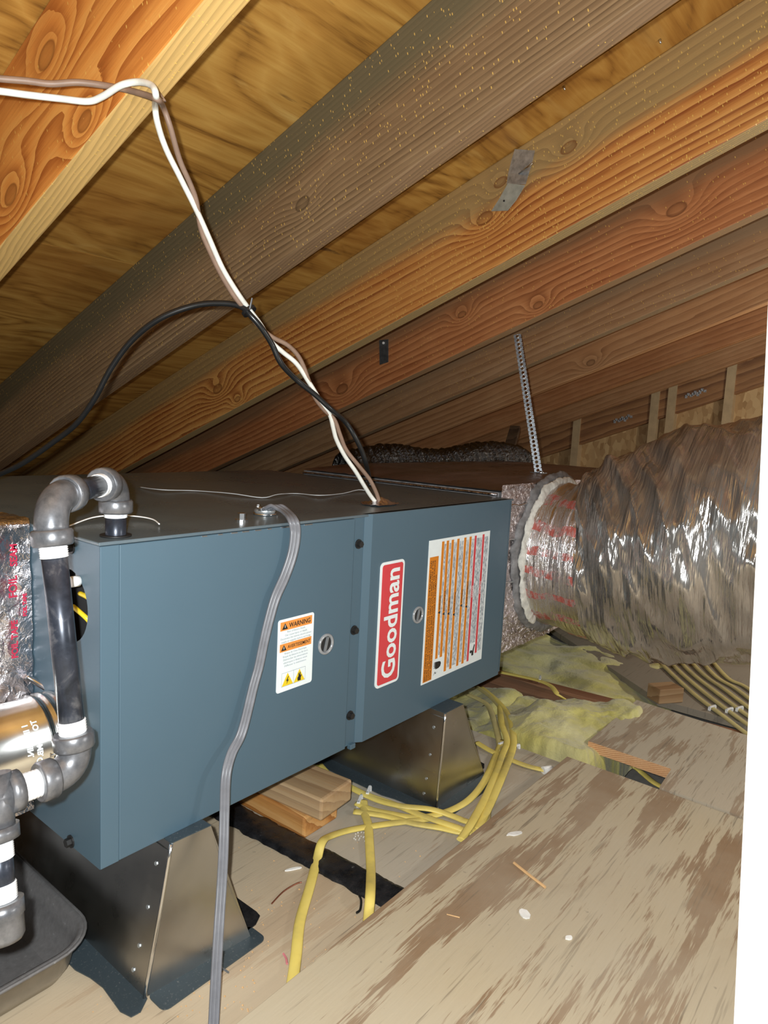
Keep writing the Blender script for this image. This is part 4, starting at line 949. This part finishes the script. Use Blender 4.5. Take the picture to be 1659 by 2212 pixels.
tag(pan('drip_pan'), 'dark grey baking pan on the deck below the drip leg', 'pan')

# ------------------------------------------------------------------ insulation
def wool(name, fn, x0, x1, y0, y1, lab, nx=70, ny=90):
    def f(u, v):
        x = x0+(x1-x0)*u; y = y0+(y1-y0)*v; ed = min(u, 1-u, v, 1-v)
        wob = .018*fbm((x*13, y*13, 2)); h = fn(x, y) + .032*fbm((x*5, y*5, 1), 2) + .006*fbm((x*22, y*22, 7), 3)
        k = min(1, ed/.06); k = math.sqrt(max(0, 1-(1-k)**2)); return V((x+wob*(1-abs(2*u-1)*.0), y+wob*.8, -.10+(h+.10)*k))
    o = MB().grid(nx, ny, f).build(name, M['wool']); o['kind'] = 'thing'; tag(o, lab, 'insulation'); return o
a = Z(1300, 1650, 0)
jx = lambda y: 1.30
wool('insulation_batt', lambda x, y: -.035+.03*math.sin(y*9+1), .975, 1.285, .10, 1.0, 'yellow insulation batt just right of the second saddle, cables across it')
wool('insulation_wad', lambda x, y: .022-.05*max(0, (y-.0)/.13), .968, 1.33, -.185, .14, 'loose torn wad of pale yellow insulation by the notched plywood')
wool('insulation_batt', lambda x, y: -.012, 1.37, 1.86, -.14, 1.1, 'yellow insulation batt beyond the reddish joist, under the big flex duct')

# ------------------------------------------------------------------ yellow cables
def romex(pts, lab, m='yellow', z=.005, w=.0075, group='yellow house cables on the deck', h=.0032, k=7):
    P = []
    for q in pts:
        zz = q[2] if len(q) > 2 else z; P.append(Z(q[0], q[1], zz))
    prof = [(math.cos(a)*w*(1 if abs(math.cos(a)) > .5 else 1), math.sin(a)*h) for a in [2*math.pi*j/12 for j in range(12)]]
    o = MB().sweep(spl(P, k), prof).build('yellow_cable', M[m]); tag(o, lab, 'cable', group); return o
romex([(618, 2195), (632, 2120), (640, 2060), (648, 1990), (668, 1920), (684, 1860), (695, 1820, .02), (714, 1806, .012), (760, 1792), (835, 1780), (900, 1772), (935, 1768)], 'yellow cable curving over the tarred strip toward the viewer, left one')
romex([(792, 2030), (796, 1980), (800, 1930, .018), (801, 1880), (798, 1820), (795, 1780), (788, 1758), (785, 1730)], 'yellow cable crossing the tarred strip just left of the big plywood edge')
romex([(680, 1655), (705, 1675), (745, 1694), (790, 1716), (850, 1737), (920, 1765, .009), (980, 1785, .009), (1020, 1800)], 'yellow cable passing the white staple beside the second saddle')
romex([(690, 1652), (720, 1680), (800, 1722), (860, 1740, .01), (930, 1748, .01), (975, 1762), (1010, 1775), (1040, 1776)], 'yellow cable looping closest to the second saddle foot')
romex([(770, 1735), (800, 1748), (840, 1757), (900, 1766), (960, 1755), (1010, 1730), (1045, 1690), (1068, 1640), (1085, 1600)], 'yellow cable bending up along the right side of the second saddle')
romex([(764, 1753), (830, 1762), (890, 1778), (950, 1788), (1000, 1798), (1035, 1792)], 'yellow cable running low from the pine offcuts to the plywood edge')
romex([(995, 1815, .012), (1020, 1775, .014), (1050, 1720, .012), (1072, 1670, .01), (1085, 1630, .01), (1095, 1600, .01), (1083, 1560, .012), (1080, 1520, .01)], 'yellow cable rising from the plywood edge through the double staples, left one')
romex([(1030, 1795), (1060, 1735, .012), (1090, 1665, .012), (1108, 1615, .01), (1108, 1580, .012), (1095, 1540, .012), (1070, 1510, .01), (1040, 1485, .0)], 'yellow cable rising from the plywood edge through the double staples, right one')
romex([(1050, 1780), (1056, 1730), (1075, 1670), (1100, 1620), (1100, 1575, .01), (1085, 1535, .01), (1060, 1505, .008), (1030, 1484, .0)], 'dusty yellow cable between the two at the double staples', 'yellow_dusty')
romex([(1082, 1625), (1076, 1590), (1065, 1550, .01), (1050, 1520, .01), (1010, 1500, .008)], 'dusty yellow cable fading back over the insulation batt', 'yellow_dusty')
romex([(1030, 1604), (1060, 1622), (1100, 1640), (1140, 1655), (1182, 1665)], 'short yellow cable crossing under the double staples to a white plug')
romex([(1080, 1452, .008), (1120, 1460, .008), (1162, 1470, .008), (1190, 1482, .008), (1205, 1500, .004), (1222, 1512, -.02)], 'thin yellow cable stapled on the reddish joist')
romex([(1365, 1655, -.02), (1385, 1668, -.03), (1412, 1690, -.03), (1440, 1705, -.03)], 'yellow cable seen down through the plywood notch', 'yellow', -.02)
for i in range(6):
    s = i*21
    romex([(1395+s*1.3, 1400+i*4), (1440+s*1.25, 1445+i*8-s*.2), (1500+s*1.05, 1500-s*.16), (1560+s, 1545-s*.2), (1640+s, 1605-s*.3), (1720+s, 1660-s*.3)], ['nearest', 'second nearest', 'third nearest', 'fourth nearest', 'fifth nearest', 'farthest'][i] + ' cable of the yellow bundle beneath the big flex duct', 'yellow_dusty', .004, .0075, 'yellow cable bundle under the flex duct')
# white cable staples
def cstaple(px, py, ang, lab, z=.0, s=1.0, px2=0):
    p = Z(px, py, z); r = empty('cable_staple', p); tag(r, lab, 'staple', 'white cable staples'); Mx = Matrix.Translation(p) @ Matrix.Rotation(ang, 4, 'Z')
    MB().box((-.014*s, -.003, .0075), (.014*s, .003, .0105), Mx, .0008).build('bridge', M['staple'], r)
    for sx in (-1, 1):
        MB().box((sx*.0125*s-.002, -.0034, 0), (sx*.0125*s+.002, .0034, .0078), Mx, .0006).build('leg', M['staple'], r)
        MB().tube([Mx @ V((sx*.0125*s, 0, .0104)), Mx @ V((sx*.0125*s, 0, .0118))], .0013, 6).build('nail', M['zinc'], r)
cstaple(796, 1716, .5, 'white staple over the cables beside the upper pine offcut')
cstaple(777, 1736, .5, 'white staple half hidden at the end of the upper pine offcut')
cstaple(1087, 1612, -.25, 'left one of the two white staples holding the rising yellow cables')
cstaple(1112, 1620, -.25, 'right one of the two white staples holding the rising yellow cables')
cstaple(1166, 1471, .4, 'white staple on the reddish joist', .002)
cstaple(1538, 1533, -.3, 'left white staple on the yellow bundle under the flex duct')
cstaple(1575, 1538, -.3, 'middle white staple on the yellow bundle under the flex duct')
cstaple(1597, 1535, -.3, 'right white staple on the yellow bundle under the flex duct')
p = Z(1183, 1666, .003); o = MB().tube([p+V((-.01, .006, .003)), p+V((.008, -.004, .003))], .008, 10).build('cable_plug', M['flake']); tag(o, 'white plastic plug at the end of the short yellow cable', 'plug')

# ------------------------------------------------------------------ debris
ZS = .0207
def bit(name, pts, r, m, lab, cat, n=6, scale=None, z=ZS):
    o = MB().tube(spl([Z(x, y, (q[0] if q else z)+r) for x, y, *q in pts], 4), r, n, smooth=False).build(name, M[m]); tag(o, lab, cat); return o
bit('wood_splinter', [(1110, 1864), (1140, 1888), (1178, 1917)], .0022, 'straw', 'long pale wood splinter on the large plywood sheet', 'splinter')
bit('wood_splinter', [(965, 1975), (993, 1982)], .0008, 'straw', 'tiny thin splinter on the large plywood sheet', 'splinter')
def flake(px, py, sx, sy, lab, z=ZS):
    p = Z(px, py, z); random.seed(px); P = [(p.x+sx*math.cos(a)*random.uniform(.7, 1.1)+sy*.5*math.sin(a), p.y-sx*.55*math.cos(a)+sy*math.sin(a)*random.uniform(.7, 1.1)) for a in [k*.6283 for k in range(10)]]
    o = MB().prism(P, z, z+.002).build('white_flake', M['flake']); tag(o, lab, 'flake')
flake(1112, 1802, .014, .004, 'long white flake on the plywood nearest the yellow cables')
flake(1133, 1976, .007, .009, 'white flake in the middle of the large plywood sheet')
flake(1229, 2027, .005, .0035, 'faint white flake low on the large plywood sheet')
flake(635, 1878, .012, .002, 'white plastic strip scrap beside the tarred strip', .0005)
bit('copper_scrap', [(587, 1952), (612, 1926), (640, 1909), (652, 1906)], .0012, 'copper', 'copper wire scrap on the deck right of the left saddle', 'wire', z=.0005)
bit('wire_hook', [(770, 1972), (778, 1965), (780, 1945), (776, 1935)], .0018, 'black_cable', 'small black wire hook by the tarred strip end', 'wire', z=.0005)
bit('pink_scrap', [(612, 2060), (618, 2070), (620, 2082)], .0015, 'pink', 'tiny pink scrap on the deck near the left yellow cable', 'scrap', z=.0005)
bit('nail', [(474, 2088), (484, 2094), (494, 2101)], .0012, 'strap', 'small nail lying beside the grey cord', 'nail', z=.0005)
m = MB(); p = Z(776, 1808, .0005); random.seed(3)
for k in range(16):
    a = p + V((random.gauss(0, .007), random.gauss(0, .007), 0)); m.box((a.x, a.y, .0005), (a.x+.0016, a.y+.0012, .0014+random.uniform(0, .0012)))
o = m.build('sawdust_crumbs', M['flake']); o['kind'] = 'stuff'; o['label'] = 'little heap of pale crumbs between the yellow cables'; o['category'] = 'crumbs'
m = MB(); random.seed(5)
for k in range(260):
    px, py = random.choice([(random.uniform(500, 1000), random.uniform(1780, 2200)), (random.uniform(250, 560), random.uniform(2030, 2200)), (random.uniform(200, 700), random.uniform(1940, 2200))])
    a = Z(px, py, .0004)
    if a.y < -.137 and a.x > .06: continue
    s = random.uniform(.0006, .0016); m.add([a+V((s, 0, 0)), a+V((-s*.6, s, 0)), a+V((-s*.4, -s, 0)), a+V((0, 0, s*1.2))], [(0, 1, 3), (1, 2, 3), (2, 0, 3), (0, 2, 1)])
o = m.build('sawdust', M['straw']); o['kind'] = 'stuff'; o['label'] = 'scattered sawdust grains on the deck'; o['category'] = 'sawdust'

# ------------------------------------------------------------------ white jamb close on the right
tj = .40
jb = empty('trim_1', T(1640, 2300, tj)); struct(jb)
A_ = T(1656, 690, tj*1.0); B_ = T(1576, 2360, tj*1.0); d = (A_-B_).normalized(); sd = V((CR.x, CR.y, 0)).normalized(); sd = (sd-d*sd.dot(d)).normalized(); fw = sd.cross(d).normalized()
Mj = Matrix(((sd.x, fw.x, d.x, B_.x), (sd.y, fw.y, d.y, B_.y), (sd.z, fw.z, d.z, B_.z), (0, 0, 0, 1)))
MB().box((0, -.001, -.12), (.075, .02, .62), Mj, .002).build('jamb_face', M['white_paint'], jb)
MB().box((.012, -.012, -.12), (.075, -.001, .62), Mj, .002).build('jamb_stop', M['white_paint'], jb)
